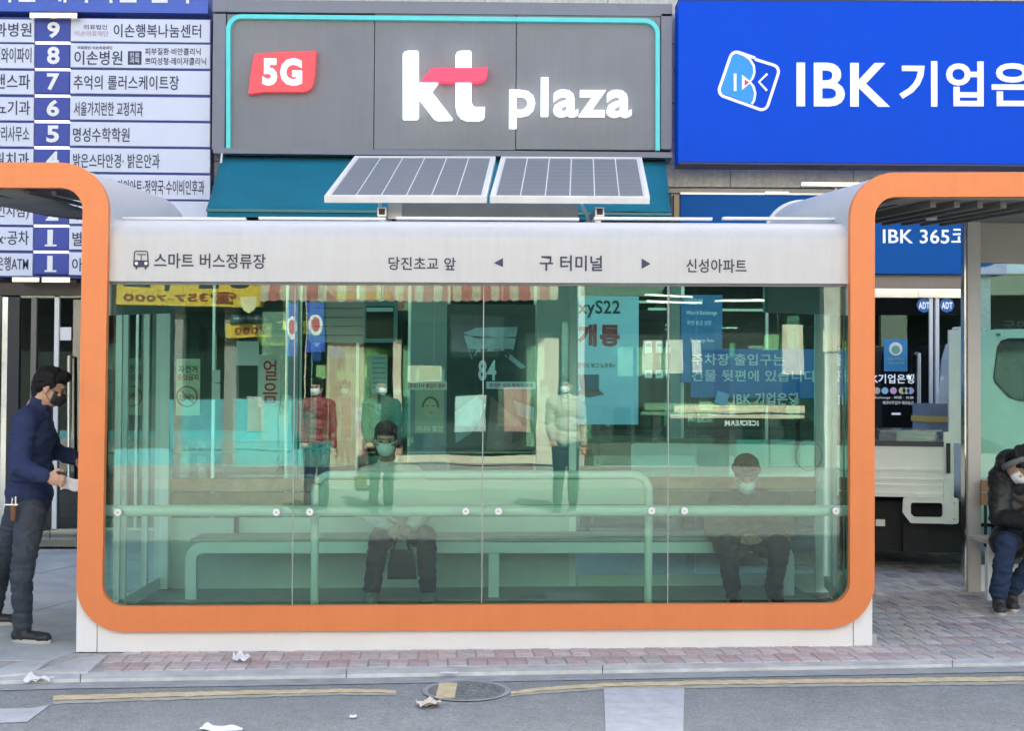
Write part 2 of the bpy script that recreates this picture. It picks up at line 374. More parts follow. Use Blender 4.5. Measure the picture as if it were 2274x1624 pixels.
# a slightly darker resurfaced strip
# manhole cover
mc = ground(1036, 1537, z0=RZ); mh = thing('manhole_cover', 'round cast iron manhole cover in the road with a yellow painted patch', 'manhole cover', (mc.x, mc.y, RZ + GZ(mc.x)))
mr_ = .20; iron = M('cast iron', (.22, .235, .24), .6, .4, var=.3, scale=30)
bm = B(); tube(bm, [(0, 0, .001), (0, 0, .006)], mr_, 48); obj('cover', bm, iron, mh)
bm = B(); n = 48
for i in range(n):
    a, b = i * 2 * PI / n, (i + 1) * 2 * PI / n
    q = [bm.verts.new((r * math.cos(t), r * math.sin(t), .0065)) for r, t in ((mr_ + .002, a), (mr_ + .03, a), (mr_ + .03, b), (mr_ + .002, b))]; bm.faces.new(q)
obj('rim', bm, M('worn rim', (.33, .34, .335), .8, var=.2), mh)
bm = B()
for i in range(-5, 6):
    for j in range(-5, 6):
        x, y = i * .042 + (j % 2) * .02, j * .042
        if math.hypot(x, y) < mr_ - .03 and not (-.19 < x < -.05): box(bm, x - .012, x + .012, y - .009, y + .009, .005, .010)
obj('tread_pattern', bm, iron, mh)['kind'] = 'stuff'
bm = B(); box(bm, -.185, -.055, -.16, .16, .0055, .009)
for v in bm.verts: v.co.x *= (.82 if abs(v.co.y) > .1 and v.co.x < -.1 else 1)
obj('yellow_patch', bm, yel, mh)
# litter
lit = M('white litter paper', (.78, .78, .8), .7)
def crumple(px, py, w_, d_, h_, label, z0=0., rot=0., name='paper_scrap', m=lit):
    p = ground(px, py, z0=z0); bm = B(); n1, n2 = 7, 5; g = []
    for i in range(n1):
        for j in range(n2):
            x, y = (i / (n1 - 1) - .5) * w_, (j / (n2 - 1) - .5) * d_
            x *= 1 - .35 * abs(y / d_) * random.random(); y *= 1 - .5 * abs(x / w_)
            g.append(bm.verts.new((x, y, .004 + h_ * abs(noise.noise(Vector((i * .6 + px, j * .8, 1.3)))) * 2)))
    for i in range(n1 - 1):
        for j in range(n2 - 1): bm.faces.new((g[i * n2 + j], g[(i + 1) * n2 + j], g[(i + 1) * n2 + j + 1], g[i * n2 + j + 1]))
    o = obj(name, bm, m); o.location = (p.x, p.y, p.z + .004); o.rotation_euler = (0, 0, rot)
    md = o.modifiers.new('s', 'SOLIDIFY'); md.thickness = .002
    tag(o, label, 'litter', 'litter on the ground'); return o
crumple(537, 1469, .10, .12, .035, 'crumpled white paper lying on the pink pavers', .01)
crumple(997, 1498, .10, .035, .002, 'flat white slip lying on the kerb above the manhole cover', .004)
crumple(952, 1571, .12, .11, .03, 'folded cream carton lying on the road just below the manhole cover', RZ, .3, m=M('cream card', (.66, .58, .5), .7))
crumple(492, 1625, .20, .10, .02, 'large white paper sheet at the bottom edge of the road', RZ, -.2)
crumple(85, 1518, .15, .10, .03, 'white paper lying in the gutter at the far left', RZ, .1)
crumple(784, 1596, .035, .05, .005, 'tiny white scrap on the road left of the cream carton', RZ)
crumple(1050, 1562, .03, .03, .004, 'tiny pale scrap on the road right of the cream carton', RZ) if False else None

# ================================================================== BUILDING BEHIND
FY = 13.1
bld = thing('office_building', 'large office building with speckled grey stone cladding behind the shelter', 'building', (0, 0, 0))
WB = M('dark shop interior', (.05, .055, .055), .8)
bm = B(); box(bm, -34, 34, FY + 2.6, FY + 12, -.3, 10.4); box(bm, -34, 34, FY + .06, FY + 2.6, 3.62, 10.4); box(bm, -34, -7.5, FY + .06, FY + 2.6, -.3, 3.62); box(bm, 7.5, 34, FY + .06, FY + 2.6, -.3, 3.62)
obj('wall', bm, M('shop inner wall', (.22, .22, .20), .8, var=.1), bld)
x_j = W.at(1622, 300, FY)[0]; pw = 1.29; z_j = W.at(1622, 364, FY)[1]; ph_ = .634
pm = None
for i in range(-5, 3):
    for j in range(-1, 5):
        z0 = z_j + (j) * ph_; z1 = z0 + ph_
        if j == -1: z0 = W.at(1622, 416, FY)[1]; z1 = z_j
        x0 = x_j + i * pw
        bm = box(B(), x0 + .004, x0 + pw - .004, FY + random.uniform(0, .004), FY + .058, z0 + .004, z1 - .004)
        o = obj('stone_panel', bm, STONE, bld, bevel=.003)
bm = pbox(W, FY - .05, 460, 418, 2500, 428, .12); obj('stone_ledge', bm, M('pale stone ledge', (.42, .41, .39), .7), bld)
bm = pbox(W, FY + .02, -400, 430, 2700, 446, .2); obj('soffit_trim', bm, GREYP, bld)
# shop floor and dim interior walls between the bays
bm = box(B(), -7.5, 7.5, FY + .3, FY + 2.6, -.05, .02); obj('shop_floor', bm, M('shop floor tiles', (.22, .22, .2), .4), bld)
# grey pillars seen through the shelter glass
GP = M('green grey pillar cladding', (.24, .27, .25), .6, var=.05)
for x0, x1 in ((912, 992), (1192, 1281), (1488, 1512), (640, 662), (192, 232), (2146, 2200)):
    bm = pbox(W, FY - .02, x0, 430, x1, 1215, .22, sh=0); obj('pillar', bm, GP if x0 < 2000 else STONE, bld, bevel=.004)
# bays: low sill walls, framed glass
def bay(x0, x1, ysill, ytop, nm, tint=GLASSD, mull=()):
    bm = pbox(W, FY + .02, x0, ysill, x1, 1212, .12, sh=0); obj('sill_wall', bm, M('sill panel', (.25, .27, .26), .6), bld)
    bm = pbox(W, FY + .06, x0, ytop, x1, ysill, .01, sh=0); g = obj('shop_window', bm, tint, bld)
    fr = B()
    for a, b, c_, d in ((x0, ytop, x0 + 7, ysill), (x1 - 7, ytop, x1, ysill), (x0, ytop, x1, ytop + 7), (x0, ysill - 6, x1, ysill)): pbox(W, FY + .04, a, b, c_, d, .05, fr, 0)
    for a in mull: pbox(W, FY + .039, a, ytop, a + 6, ysill, .05, fr, 0)
    obj('window_frame', fr, ALU, g)
GLS = glass('shop glass', (.5, .56, .54), .07)
bay(188, 640, 1180, 600, 'a', GLS, (300, 470)); bay(662, 912, 1180, 600, 'b', GLS, (790,)); bay(992, 1192, 1050, 600, 'c', GLS); bay(1281, 1488, 1180, 600, 'd', GLS); bay(1512, 1900, 1180, 612, 'e', GLS, (1700,))
# things of the shop interiors: dark shelves with pale goods read through two panes
shop = M('shop shelf dark', (.07, .075, .075), .6)
for x0, y0, x1, y1, c_ in ((200, 720, 330, 1100, (.10, .12, .11)), (372, 886, 640, 1170, (.20, .48, .55)), (680, 860, 900, 1170, (.05, .09, .12)), (1000, 880, 1180, 1040, (.25, .3, .3)), (1300, 960, 1480, 1160, (.12, .16, .15)), (1530, 900, 1690, 1150, (.16, .2, .16)), (1710, 760, 1890, 1150, (.09, .12, .11))):
    bm = pbox(W, FY + 1.2 if x0 != 372 else FY + .2, x0, y0, x1, y1, .3, sh=0); obj('display_counter', bm, M('counter %d' % x0, c_, .6, var=.2), bld, bevel=.01)
# back wall bits: ceiling light tubes in the shop on the right (lit)
for i, (x0, x1, y) in enumerate(((1420, 1540, 668), (1590, 1740, 668), (1440, 1560, 692), (1590, 1700, 690))):
    pass
tube_m = M('lit ceiling tube', (.9, .9, .85), emis=3.0, ecol=(1, .97, .85))
for (a, b, y, dy) in ((1400, 1535, 668, FY + .9), (1560, 1745, 664, FY + .9), (1440, 1560, 684, FY + 1.8), (1595, 1725, 686, FY + 1.8)):
    o = obj('ceiling_tube', pbox(W, dy, a, y, b, y + 5, .05, sh=0), tube_m, bld)
# entrance, left: dark glass doors with steel stiles
dl = thing('glass_entrance', 'dark glass entrance doors with steel stiles left of the shelter', 'door', (0, 0, 0))
obj('transom', pbox(W, FY - .02, -300, 628, 190, 655, .1, sh=0), M('bronze transom', (.05, .045, .04), .3, .6), dl)
for x0, x1 in ((-300, 0), (42, 118), (128, 190)):
    obj('pane', pbox(W, FY + .02, x0, 640, x1, 1180, .012, sh=0), GLASSD, dl)
for x0, x1, m, y1 in ((2, 14, STEEL, 1190), (14, 40, DARK, 1190), (66, 78, M('dull stile', (.14, .14, .13), .4, .6), 1190), (118, 128, M('white stile', (.75, .75, .73), .35), 1178)):
    obj('stile', pbox(W, FY - .01, x0, 660, x1, y1, .06, sh=0), m, dl, bevel=.003)
obj('bottom_rail', pbox(W, FY - .01, 112, 1176, 190, 1202, .06, sh=0), STEEL, dl, bevel=.003)
obj('bottom_rail', pbox(W, FY - .01, 40, 1180, 110, 1202, .06, sh=0), STEEL, dl, bevel=.003)
bm = B(); p = [W.at(x, y, FY - .08) for x, y in ((153, 792), (153, 1085))]; tube(bm, [(p[0][0], FY - .08, p[0][1]), (p[1][0], FY - .08, p[1][1])], .018, 12); 
for q in p: tube(bm, [(q[0], FY - .08, q[1]), (q[0], FY, q[1])], .01)
obj('pull_handle', bm, STEEL, dl, True)
obj('notice', pbox(W, FY + .012, 133, 727, 158, 756, .003, sh=0), WHITE2, dl)
bm = pbox(W, FY + 1.9, -300, 640, 190, 1190, .1, sh=0); obj('lobby_wall', bm, M('lobby wall', (.10, .10, .085), .7, var=.4, scale=3), dl)
obj('lobby_sign', pbox(W, FY + .9, 82, 700, 118, 742, .03, sh=0), M('lobby sign', (.3, .36, .36), .6), dl)
mat_o = obj('door_grating', pbox(W, FY - .62, -120, 1213, 186, 1220, .0, sh=0), conc_m) if False else None
gr = thing('door_grating', 'yellow grey striped drainage grating before the glass entrance', 'grating', (0, 0, 0))
ga = ground(-60, 1222); gb = ground(175, 1222)
bm = B(); box(bm, ga.x, gb.x, ga.y, ga.y + .5, .004, .010); obj('tray', bm, M('grating tray', (.16, .155, .14), .7), gr)
bm = B(); x = ga.x
while x < gb.x:
    vs = [(x, ga.y), (x + .022, ga.y), (x + .14, ga.y + .5), (x + .118, ga.y + .5)]
    T = [bm.verts.new((a, b, .018)) for a, b in vs]; D = [bm.verts.new((a, b, .009)) for a, b in vs]; bm.faces.new(T)
    for k in range(4): bm.faces.new((T[k], D[k], D[(k + 1) % 4], T[(k + 1) % 4]))
    x += .055
obj('grating_bars', bm, M('grating bar', (.42, .38, .26), .5), gr)['kind'] = 'stuff'

# ---------------------------------------------------------------- directory board
DY = 12.9
PL = M('white directory plate', (.56, .60, .72), .45, emis=.10, ecol=(.75, .8, 1), var=.02)
NB = M('blue number plate', rgb(42, 62, 148), .45, emis=.12, var=.03)
DB = M('directory blue frame', rgb(52, 66, 140), .5)
dr = thing('directory_board', 'tall floor directory board with white plates and blue floor numbers', 'sign', (0, 0, 0))
obj('backing', pbox(W, DY + .03, -300, 38, 467, 617, .17, sh=-.005), DB, dr)
rows = [(42, 92), (97, 150), (156, 208), (215, 266), (272, 324), (330, 382), (388, 441), (446, 498), (504, 555), (562, 612)]
nums = '9876543211'
right = ['이손행복나눔센터', '이손병원', '추억의 롤러스케이트장', '서울가지런한 교정치과', '명성수학학원', '밝은스타안경· 밝은안과', '두정· 카인아트·정약국·수이비인후과', '수', '별', '아이']
rx = [(252, 447), (165, 272), (163, 398), (164, 318), (162, 288), (162, 355), (222, 454), (162, 182), (161, 182), (160, 206)]
left = ['과병원', '린와이파이', '앤스파', '뇨기과', '관리사무소', '원치과', '약국', '인지점)', 'x·공차', '은행ATM']
lxs = [(-12, 70), (-14, 70), (-12, 67), (-10, 67), (-14, 65), (-14, 64), (0, 64), (-8, 64), (-6, 64), (-8, 63)]
seen = M('lit white strip', (.9, .88, .82), emis=2.2, ecol=(1, .93, .82))
for i, (y0, y1) in enumerate(rows):
    dx = -4 * i / 9
    p = obj('name_plate', pbox(W, DY, 157 + dx, y0, 466, y1, .03, sh=-.005), PL, dr, bevel=.002)
    bm = ptext(W, DY - .002, right[i], rx[i][0], y0 + (15 if i == 1 else 11), rx[i][1], y1 - (6 if i == 1 else 9), .003, .008 if i not in (0,) else .008)
    if i == 0: obj('small_lettering', ptext(W, DY - .002, '의료법인', 186, y0 + 12, 238, y0 + 23, .003), INK, p)
    if i == 1:
        for q_ in (('의료법인 이손의료재단', 172, y0 + 5, 250, y0 + 12), ('피부질환·비만클리닉', 322, y0 + 9, 446, y0 + 25), ('쁘띠성형·레이저클리닉', 322, y0 + 30, 458, y0 + 47)): obj('small_lettering', ptext(W, DY - .002, *q_, .003, .006), INK, p)
    obj('lettering', bm, INK, p)
    if i == 0: obj('small_lettering', ptext(W, DY - .002, '이손의료재단', 166, y0 + 26, 241, y0 + 38, .003), M('faded red print', (.45, .28, .38), .6), p)
    if i == 1:
        q = obj('square_mark', pbox(W, DY - .004, 284, y0 + 16, 314, y0 + 46, .004), INK, p, bevel=.001)
        obj('mark_lettering', ptext(W, DY - .006, '진료\n과목', 288, y0 + 19, 310, y0 + 43, .002, .01), PL, p)
    p = obj('name_plate', pbox(W, DY, -290, y0 - 1, 76 + dx, y1 - 1, .03, sh=-.005), PL, dr, bevel=.002)
    obj('lettering', ptext(W, DY - .002, left[i], lxs[i][0], y0 + 8, lxs[i][1], y1 - 11, .003, .006), INK, p)
    p = obj('number_plate', pbox(W, DY - .01, 79 + dx, y0 + (1 if i else 0), 155 + dx, y1 - 3, .04), NB, dr, bevel=.002)
    x0 = 105 if nums[i] != '1' else 101
    d = ptext(W, DY - .012, nums[i], (109 if nums[i] == '1' else x0) + dx, y0 + 6, (121 if nums[i] == '1' else 133) + dx, y1 - 8, .003, .03)
    if nums[i] == '1': pbox(W, DY - .0135, 103 + dx, y1 - 12, 129 + dx, y1 - 8, .003, d)
    obj('numeral', d, WHITE2, p)
    if 0 < i: obj('light_strip', pbox(W, DY - .012, 79 + dx, y0 - 5, 155 + dx, y0, .03), seen, dr)
# blue sign above the directory, mostly cut by the frame
tb = thing('blue_clinic_sign', 'blue sign with white lettering cut by the top edge above the directory', 'sign')
obj('board', pbox(W, 12.86, -300, -90, 462, 25, .2, sh=-.005), M('mid blue board', rgb(58, 88, 178), .4, emis=.06), tb)
obj('lettering', ptext(W, 12.858, '이손의원 내과의원 신과', -120, -52, 430, 6, .006, .02), WHITE2, tb)
lmp = M('warm lamp glow', (1, .8, .5), emis=2.5, ecol=(1, .80, .5))
for k, (x0, y0, x1, y1, lab) in enumerate(((69, 30, 168, 39, 'warm lit strip lamp over the topmost directory number'), (30, 618, 84, 626, 'warm lit lamp under the directory board, the left one'), (96, 618, 152, 627, 'warm lit lamp under the directory board, the right one'))):
    t = thing('strip_lamp', lab, 'lamp', group='lamps on the directory board'); 
    obj('lamp_housing', pbox(W, 12.80, x0 - 3, y0 - 2, x1 + 3, y1, .3, sh=0), STEEL, t, bevel=.004); obj('lamp_lens', pbox(W, 12.79, x0, y0 + 1, x1, y1 - 1, .008, sh=0), lmp, t)

# ---------------------------------------------------------------- phone shop sign
KY = 12.78
ks = thing('phone_shop_sign', 'grey sign box with turquoise trim, red 5G badge and white lit letters', 'sign')
KG = M('grey sign panel', (.235, .24, .255), .55, var=.07, scale=1.5, streak=.05, spec=.25); KG2 = M('darker grey sign frame', (.22, .23, .27), .5, var=.04, spec=.25)
fr = B(); pbox(W, KY, 472, 3, 1493, 30, .3, fr, -.004); pbox(W, KY, 472, 30, 500, 331, .3, fr, 0); pbox(W, KY, 1468, 30, 1492, 331, .3, fr, 0)
obj('sign_frame', fr, KG2, ks)
obj('bottom_lip', pbox(W, KY - .05, 473, 333, 1493, 345, .35, sh=-.004), KG2, ks, bevel=.006)
for x0, x1 in ((503, 830), (832, 1145), (1147, 1466)): obj('sign_panel', pbox(W, KY + .02, x0, 32, x1, 332, .25, sh=0), KG, ks, bevel=.002)
pth = arcpath([W.at(508, 331, KY), W.at(508, 37, KY), W.at(1460, 47, KY), W.at(1460, 335, KY)], .135, 10)
bm = ribbon(B(), pth, .043, KY - .03, KY + .02); obj('turquoise_trim', bm, M('turquoise trim', rgb(80, 200, 200), .4, emis=.22), ks)
def z3(pts): return [((500 + x / 3.777) / 1.04, y / 3.777 / 1.04) for x, y in pts]
LET = M('white lit letters', (.88, .9, .92), .5, emis=1.5, ecol=(.86, .95, 1))
k1 = z3([(1625, 470), (1640, 448), (1665, 440), (1755, 440), (1762, 455), (1762, 735), (1800, 700), (1945, 700), (1875, 795), (2058, 1030), (2050, 1042), (1925, 1045), (1895, 1030), (1762, 855), (1762, 1020), (1745, 1036), (1625, 1036)])
obj('letter_k', ppoly(W, KY - .07, k1, .07), LET, ks, bevel=.004)
t1 = z3([(2085, 480), (2100, 450), (2130, 440), (2215, 440), (2224, 455), (2222, 880), (2235, 920), (2262, 932), (2341, 930), (2338, 1010), (2322, 1035), (2290, 1047), (2180, 1047), (2130, 1025), (2098, 985), (2085, 930)])
obj('letter_t', ppoly(W, KY - .07, t1, .07), LET, ks, bevel=.004)
r1 = z3([(1785, 712), (1798, 690), (1840, 630), (1872, 602), (1905, 590), (2345, 588), (2362, 574), (2360, 655), (2345, 690), (2310, 710), (2270, 714)])
obj('red_stroke', ppoly(W, KY - .10, r1, .09), M('red lit stroke', rgb(235, 45, 80), .4, emis=.9, ecol=(1, .06, .14)), ks, bevel=.004)
b1 = z3([(322, 500), (332, 475), (355, 463), (868, 440), (858, 640), (845, 720), (825, 765), (785, 795), (740, 800), (420, 797), (300, 815), (275, 812), (285, 760), (300, 640)])
bd = obj('badge', ppoly(W, KY - .06, b1, .07), M('red lit badge', rgb(238, 60, 72), .4, emis=.45, ecol=(1, .1, .12)), ks, bevel=.006)
obj('badge_lettering', ptext(W, KY - .062, '5G', 583, 129, 671, 190, .01, .045), LET, ks)
obj('sign_lettering', ptext(W, KY + .0, 'plaza', 1130, 174, 1402, 288, .06, .019), LET, ks)

# ---------------------------------------------------------------- teal awning
aw = thing('teal_awning', 'teal fabric awning stretched out under the phone shop sign', 'awning')
TEAL = M('teal awning fabric', (.0, .16, .235), .85, var=.10, scale=2.5, streak=.10, bump=.15, bscale=400)
a0, a1 = W.at(492, 342, 12.9), W.at(1478, 352, 12.9); b0, b1_ = W.at(458, 468, 11.9), W.at(1490, 471, 11.9)
bm = B(); n = 24
for i in range(n):
    for j in range(6):
        q = []
        for ii, jj in ((i, j), (i + 1, j), (i + 1, j + 1), (i, j + 1)):
            s, t = ii / n, jj / 6; sag = -.02 * math.sin(PI * t) - .004 * math.sin(s * 40) * t
            x = (a0[0] * (1 - t) + b0[0] * t) * (1 - s) + (a1[0] * (1 - t) + b1_[0] * t) * s
            z = (a0[1] * (1 - t) + b0[1] * t) * (1 - s) + (a1[1] * (1 - t) + b1_[1] * t) * s
            q.append(bm.verts.new((x, 12.9 - 1.0 * t, z + sag)))
        bm.faces.new(q)
bmesh.ops.remove_doubles(bm, verts=bm.verts[:], dist=.0005)
o = obj('canopy', bm, TEAL, aw, True); o.modifiers.new('s', 'SOLIDIFY').thickness = .006
obj('front_bar', pbox(W, 11.86, 457, 468, 1491, 474, .06, sh=-.003), M('teal bar', (.03, .16, .2), .4), aw, bevel=.004)
obj('valance', pbox(W, 11.88, 460, 475, 1489, 486, .01, sh=-.003), TEAL, aw)
obj('roller', tube(B(), [(a0[0], 12.93, a0[1] - .02), (a1[0], 12.93, a1[1] - .02)], .05, 14), GREYP, aw, True)
obj('crank_hook', tube(B(), [(W.at(493, 345, 12.7)[0], 12.7, W.at(493, 340, 12.7)[1]), (W.at(491, 345, 12.7)[0], 12.7, W.at(493, 362, 12.7)[1])], .01), WHITE2, aw, True)

# ---------------------------------------------------------------- bank signs
IY = 12.66
bk = thing('bank_sign', 'large bright blue bank sign with white emblem and lettering', 'sign')
IB = M('bright blue sign face', (.0, .055, .50), .5, emis=.35, ecol=(0, .075, .62), var=.05, scale=1.2, spec=.12, streak=.04)
obj('sign_face', pbox(W, IY, 1507, 3, 2420, 362, .3, sh=-.001), IB, bk, bevel=.004)
obj('sign_edge', pbox(W, IY - .005, 1507, 363, 2420, 367, .3, sh=-.001), M('dark blue edge', (.01, .02, .10), .4), bk)
obj('sign_edge', pbox(W, IY - .005, 1507, -1, 2420, 3, .3, sh=-.001), M('dark blue edge', (.01, .02, .10), .4), bk)
WL = M('white sign lettering', (.8, .84, .92), .45, emis=.35, ecol=(.85, .9, 1))
obj('sign_lettering', ptext(W, IY - .002, 'IBK', 1768, 139, 1976, 237, .012, .02, res=4), WL, bk)
obj('sign_lettering', ptext(W, IY - .002, '기업은행', 1996, 136, 2392, 238, .012, .022, res=4), WL, bk)
def z5(pts): return [((1500 + x / 2.629) / 1.04, y / 2.629 / 1.04) for x, y in pts]
em = obj('emblem', ribbon(B(), arcpath([Vector(W.at(*z5([(640, 360)])[0], IY)), *[Vector(W.at(*q, IY)) for q in z5([(793, 408), (705, 678), (411, 572), (503, 305)])], Vector(W.at(*z5([(640, 352)])[0], IY))], .07, 7), .028, IY - .014, IY - .003), WL, bk)
bl = M('sky blue emblem face', (.0, .24, .85), .4, emis=.3)
cur = [(505, 320), (540, 322), (575, 335), (610, 362), (632, 400), (636, 440), (625, 475), (608, 497), (630, 525), (641, 565), (634, 610), (620, 632)]
obj('emblem_field', ppoly(W, IY - .004, z5(cur + [(440, 565), (430, 545), (492, 340)]), .003), bl, em)
pp = [Vector(W.at(*q, IY)) for q in z5(cur[1:])]
obj('emblem_curve', ribbon(B(), pp, .022, IY - .015, IY - .004), WL, em)
bm = B(); ppoly(W, IY - .012, z5([(512, 445), (528, 445), (528, 550), (512, 550)]), .008, bm); obj('emblem_letter', bm, WL, em); bm = B()
pk = [Vector(W.at(*q, IY)) for q in z5([(714, 448), (664, 497), (712, 550)])]; ribbon(bm, pk, .022, IY - .012, IY - .004)
obj('emblem_letter', bm, WL, em)
obj('emblem_arrow', ppoly(W, IY - .012, z5([(562, 452), (618, 497), (562, 545)]), .008), WL, em)
obj('emblem_arrow_red', ppoly(W, IY - .015, z5([(578, 480), (606, 499), (578, 520)]), .003), M('arrow red', (.6, .05, .1), .4), em)

b2 = thing('bank_corner_sign', 'lower blue sign board with white 365 corner lettering over the bank door', 'sign')
obj('board', pbox(W, FY - .12, 1511, 434, 2235, 607, .12, sh=0), M('mid sign blue', (.0, .085, .34), .5, emis=.10, var=.05, spec=.15), b2)
obj('top_edge', pbox(W, FY - .13, 1511, 429, 2235, 433.5, .12, sh=0), ALU, b2)
obj('sign_lettering', ptext(W, FY - .122, 'IBK 365코너', 1960, 504, 2190, 544, .01, .012), WL, b2)
obj('wood_trim', pbox(W, FY - .1, 1497, 432, 1509, 490, .1, sh=0), M('tan trim', (.45, .33, .22), .6), bld)
t = thing('sign_lamp', 'long chrome sign lamp on two short arms over the lower bank board', 'lamp')
obj('lamp_bar', pbox(W, FY - .55, 1780, 405, 1912, 413, .07, sh=-.0), STEEL, t, bevel=.01)
for x in (1857, 1893):
    p = W.at(x, 413, FY - .5); obj('arm', tube(B(), [(p[0], FY - .5, p[1]), (p[0], FY - .45, p[1] - .2), (p[0], FY - .1, p[1] - .28)], .014), WHITE2, t, True)
t = thing('sign_lamp', 'short pale lamp fixed on the stone ledge left of the chrome lamp', 'lamp')
obj('lamp_bar', pbox(W, FY - .16, 1700, 425, 1752, 431, .05, sh=0), M('warm lit lens', (1, .9, .75), emis=.8), t, bevel=.005)

# bank door
bd_ = thing('bank_door', 'dark glass bank door with blue stickers and steel handles', 'door')
obj('header', pbox(W, FY - .02, 1880, 608, 2146, 640, .1, sh=0), M('bronze header', (.20, .17, .16), .4, .4), bd_)
obj('header_rail', pbox(W, FY - .03, 1880, 641, 2146, 661, .08, sh=0), STEEL, bd_)
BG = glass('dark bank glass', (.10, .11, .11), .06)
obj('door_leaf', pbox(W, FY, 1880, 662, 2062, 1185, .012, sh=0), BG, bd_); obj('door_leaf', pbox(W, FY, 2086, 662, 2146, 1185, .012, sh=0), GLASSD, bd_)
for x0, x1 in ((2064, 2072), (2078, 2086)): obj('stile', pbox(W, FY - .02, x0, 662, x1, 1190, .05, sh=0), WHITE2, bd_, bevel=.004)
obj('hinge_plate', pbox(W, FY - .04, 2040, 646, 2096, 661, .02, sh=0), STEEL, bd_, bevel=.004)
bm = B(); p = W.at(2040, 785, FY - .08); q = W.at(2040, 955, FY - .08); tube(bm, [(p[0], FY - .01, p[1]), (p[0], FY - .09, p[1]), (q[0], FY - .09, q[1]), (q[0], FY - .01, q[1])], .02)
obj('pull_handle', bm, ALU, bd_, True)
obj('bank_inner_wall', pbox(W, FY + 1.4, 1880, 600, 2160, 1200, .05, sh=0), M('dim bank wall', (.05, .055, .06), .7, var=.4), bd_)
stk = M('blue round sticker', (.02, .13, .42), .5)
for x, lab in ((2052, 'blue octagonal security sticker left of the door stiles'), (2103, 'blue octagonal security sticker right of the door stiles')):
    c_ = W.at(x, 678, FY - .012); t = thing('security_sticker', lab, 'sticker', group='security stickers on the bank door')
    obj('disc', disc(B(), c_, .078, FY - .010, FY - .006, 8), stk, t)
    obj('sticker_lettering', ptext(W, FY - .011, 'ADT', x - 12, 671, x + 12, 686, .002, .03), WL, t)
t = thing('blue_poster', 'small blue poster with a white round badge on the bank door', 'poster')
obj('sheet', pbox(W, FY - .004, 1963, 753, 2015, 825, .003, sh=0), M('poster blue', (.03, .25, .50), .5), t)
c_ = W.at(1989, 775, FY - .006); obj('round_badge', disc(B(), c_, .07, FY - .009, FY - .006), WHITE2, t); obj('badge_centre', disc(B(), (c_[0], c_[1] - .01), .045, FY - .011, FY - .009), M('green badge', (.2, .4, .3), .6), t)
for q_ in (('착한가격업소', 1971, 795, 2008, 801), ('코로나 안심 방역', 1972, 804, 2007, 810)): obj('poster_lettering', ptext(W, FY - .006, *q_, .002), M('poster pale print', (.4, .6, .5), .6), t)
t = thing('window_lettering', 'white bank name with coloured dots printed on the dark door', 'sticker')
bm = ptext(W, FY - .004, 'IBK기업은행', 1917, 831, 2030, 852, .002, .02); obj('name_lettering', bm, WL, t)
for q_ in (('Money Exchange · 両替 · 兌換', 1915, 880, 2029, 887), ('해외이주업무·해외송금', 1960, 891, 2029, 899)): obj('small_lettering', ptext(W, FY - .004, *q_, .002), WL, t)
obj('key_pad', pbox(W, FY - .004, 1980, 917, 2000, 922, .002, None, 0), WL, t)
for x, c_ in ((1928, (.7, .7, .5)), (1947, (.75, .6, .5)), (1965, (.4, .7, .9)), (1984, (.85, .55, .75)), (2003, (.85, .85, .5)), (2012, (.6, .8, .6)), (2022, (.65, .65, .85))):
    p = W.at(x, 868, FY - .004); obj('coloured_dot', disc(B(), p, .036, FY - .006, FY - .0045 + (x % 7) * .0001, 16), M('dot %d' % x, c_, .6), t)
# right bay behind the truck
obj('side_window', pbox(W, FY + .02, 2200, 612, 2600, 1180, .012, sh=0), GLS, bld)
obj('window_blue_band', pbox(W, FY - .02, 2200, 588, 2600, 607, .02, sh=0), M('pale band blue', (.10, .30, .55), .5), bld)
bm = ptext(W, FY + .0, '국민은행', 2226, 712, 2345, 735, .003, .012); ptext(W, FY + .0, '비상탈출문', 2178, 748, 2300, 768, .003, .01, bm); t = obj('window_vinyl', bm, BLACKI); tag(t, 'dark lettering on the glass above the truck cab roof', 'lettering')

# notices on the shop glass behind the shelter
def poster(name, lab, x0, y0, x1, y1, m, v=FY - .02, F=W, t_=.004, cat='poster', group=None):
    t = thing(name, lab, cat, group=group)
    if F is not W: t.location = F.o; t.rotation_euler = (0, 0, F.ang)
    obj('sheet', pbox(F, v, x0, y0, x1, y1, t_), m, t); return t
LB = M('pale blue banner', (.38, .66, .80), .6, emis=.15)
t = poster('phone_banner', 'pale blue hanging banner with S22 lettering and a laptop picture', 1282, 658, 1418, 943, LB)
obj('banner_lettering', ptext(W, FY - .022, 'xyS22', 1283, 667, 1377, 706, .002, .02), BLACKI, t)
obj('red_lettering', ptext(W, FY - .022, '개통', 1283, 720, 1376, 770, .002, .05), M('maroon print', (.32, .03, .06), .6), t)
obj('small_lettering', ptext(W, FY - .022, '갤럭시 북고 노트북>', 1282, 806, 1366, 818, .002, .01), BLACKI, t)
bm = B(); ppoly(W, FY - .023, [(1284, 832), (1330, 832), (1330, 868), (1290, 870)], .002, bm); obj('laptop_screen', bm, M('laptop navy', (.02, .07, .18), .4), t)
bm = B(); ppoly(W, FY - .023, [(1286, 868), (1330, 866), (1342, 876), (1306, 884), (1284, 874)], .002, bm); obj('laptop_base', bm, M('laptop grey', (.12, .1, .1), .4), t)
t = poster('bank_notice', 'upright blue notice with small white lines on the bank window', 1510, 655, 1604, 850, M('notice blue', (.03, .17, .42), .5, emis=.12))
for q_, x0, y0, x1, y1 in (('기업은행', 1516, 664, 1560, 676), ('World Exchange', 1524, 690, 1592, 702), ('환전·송금 상담', 1526, 712, 1580, 722), ('Exchange Rate', 1534, 752, 1586, 762)): obj('notice_lettering', ptext(W, FY - .022, q_, x0, y0, x1, y1, .002), WL, t)
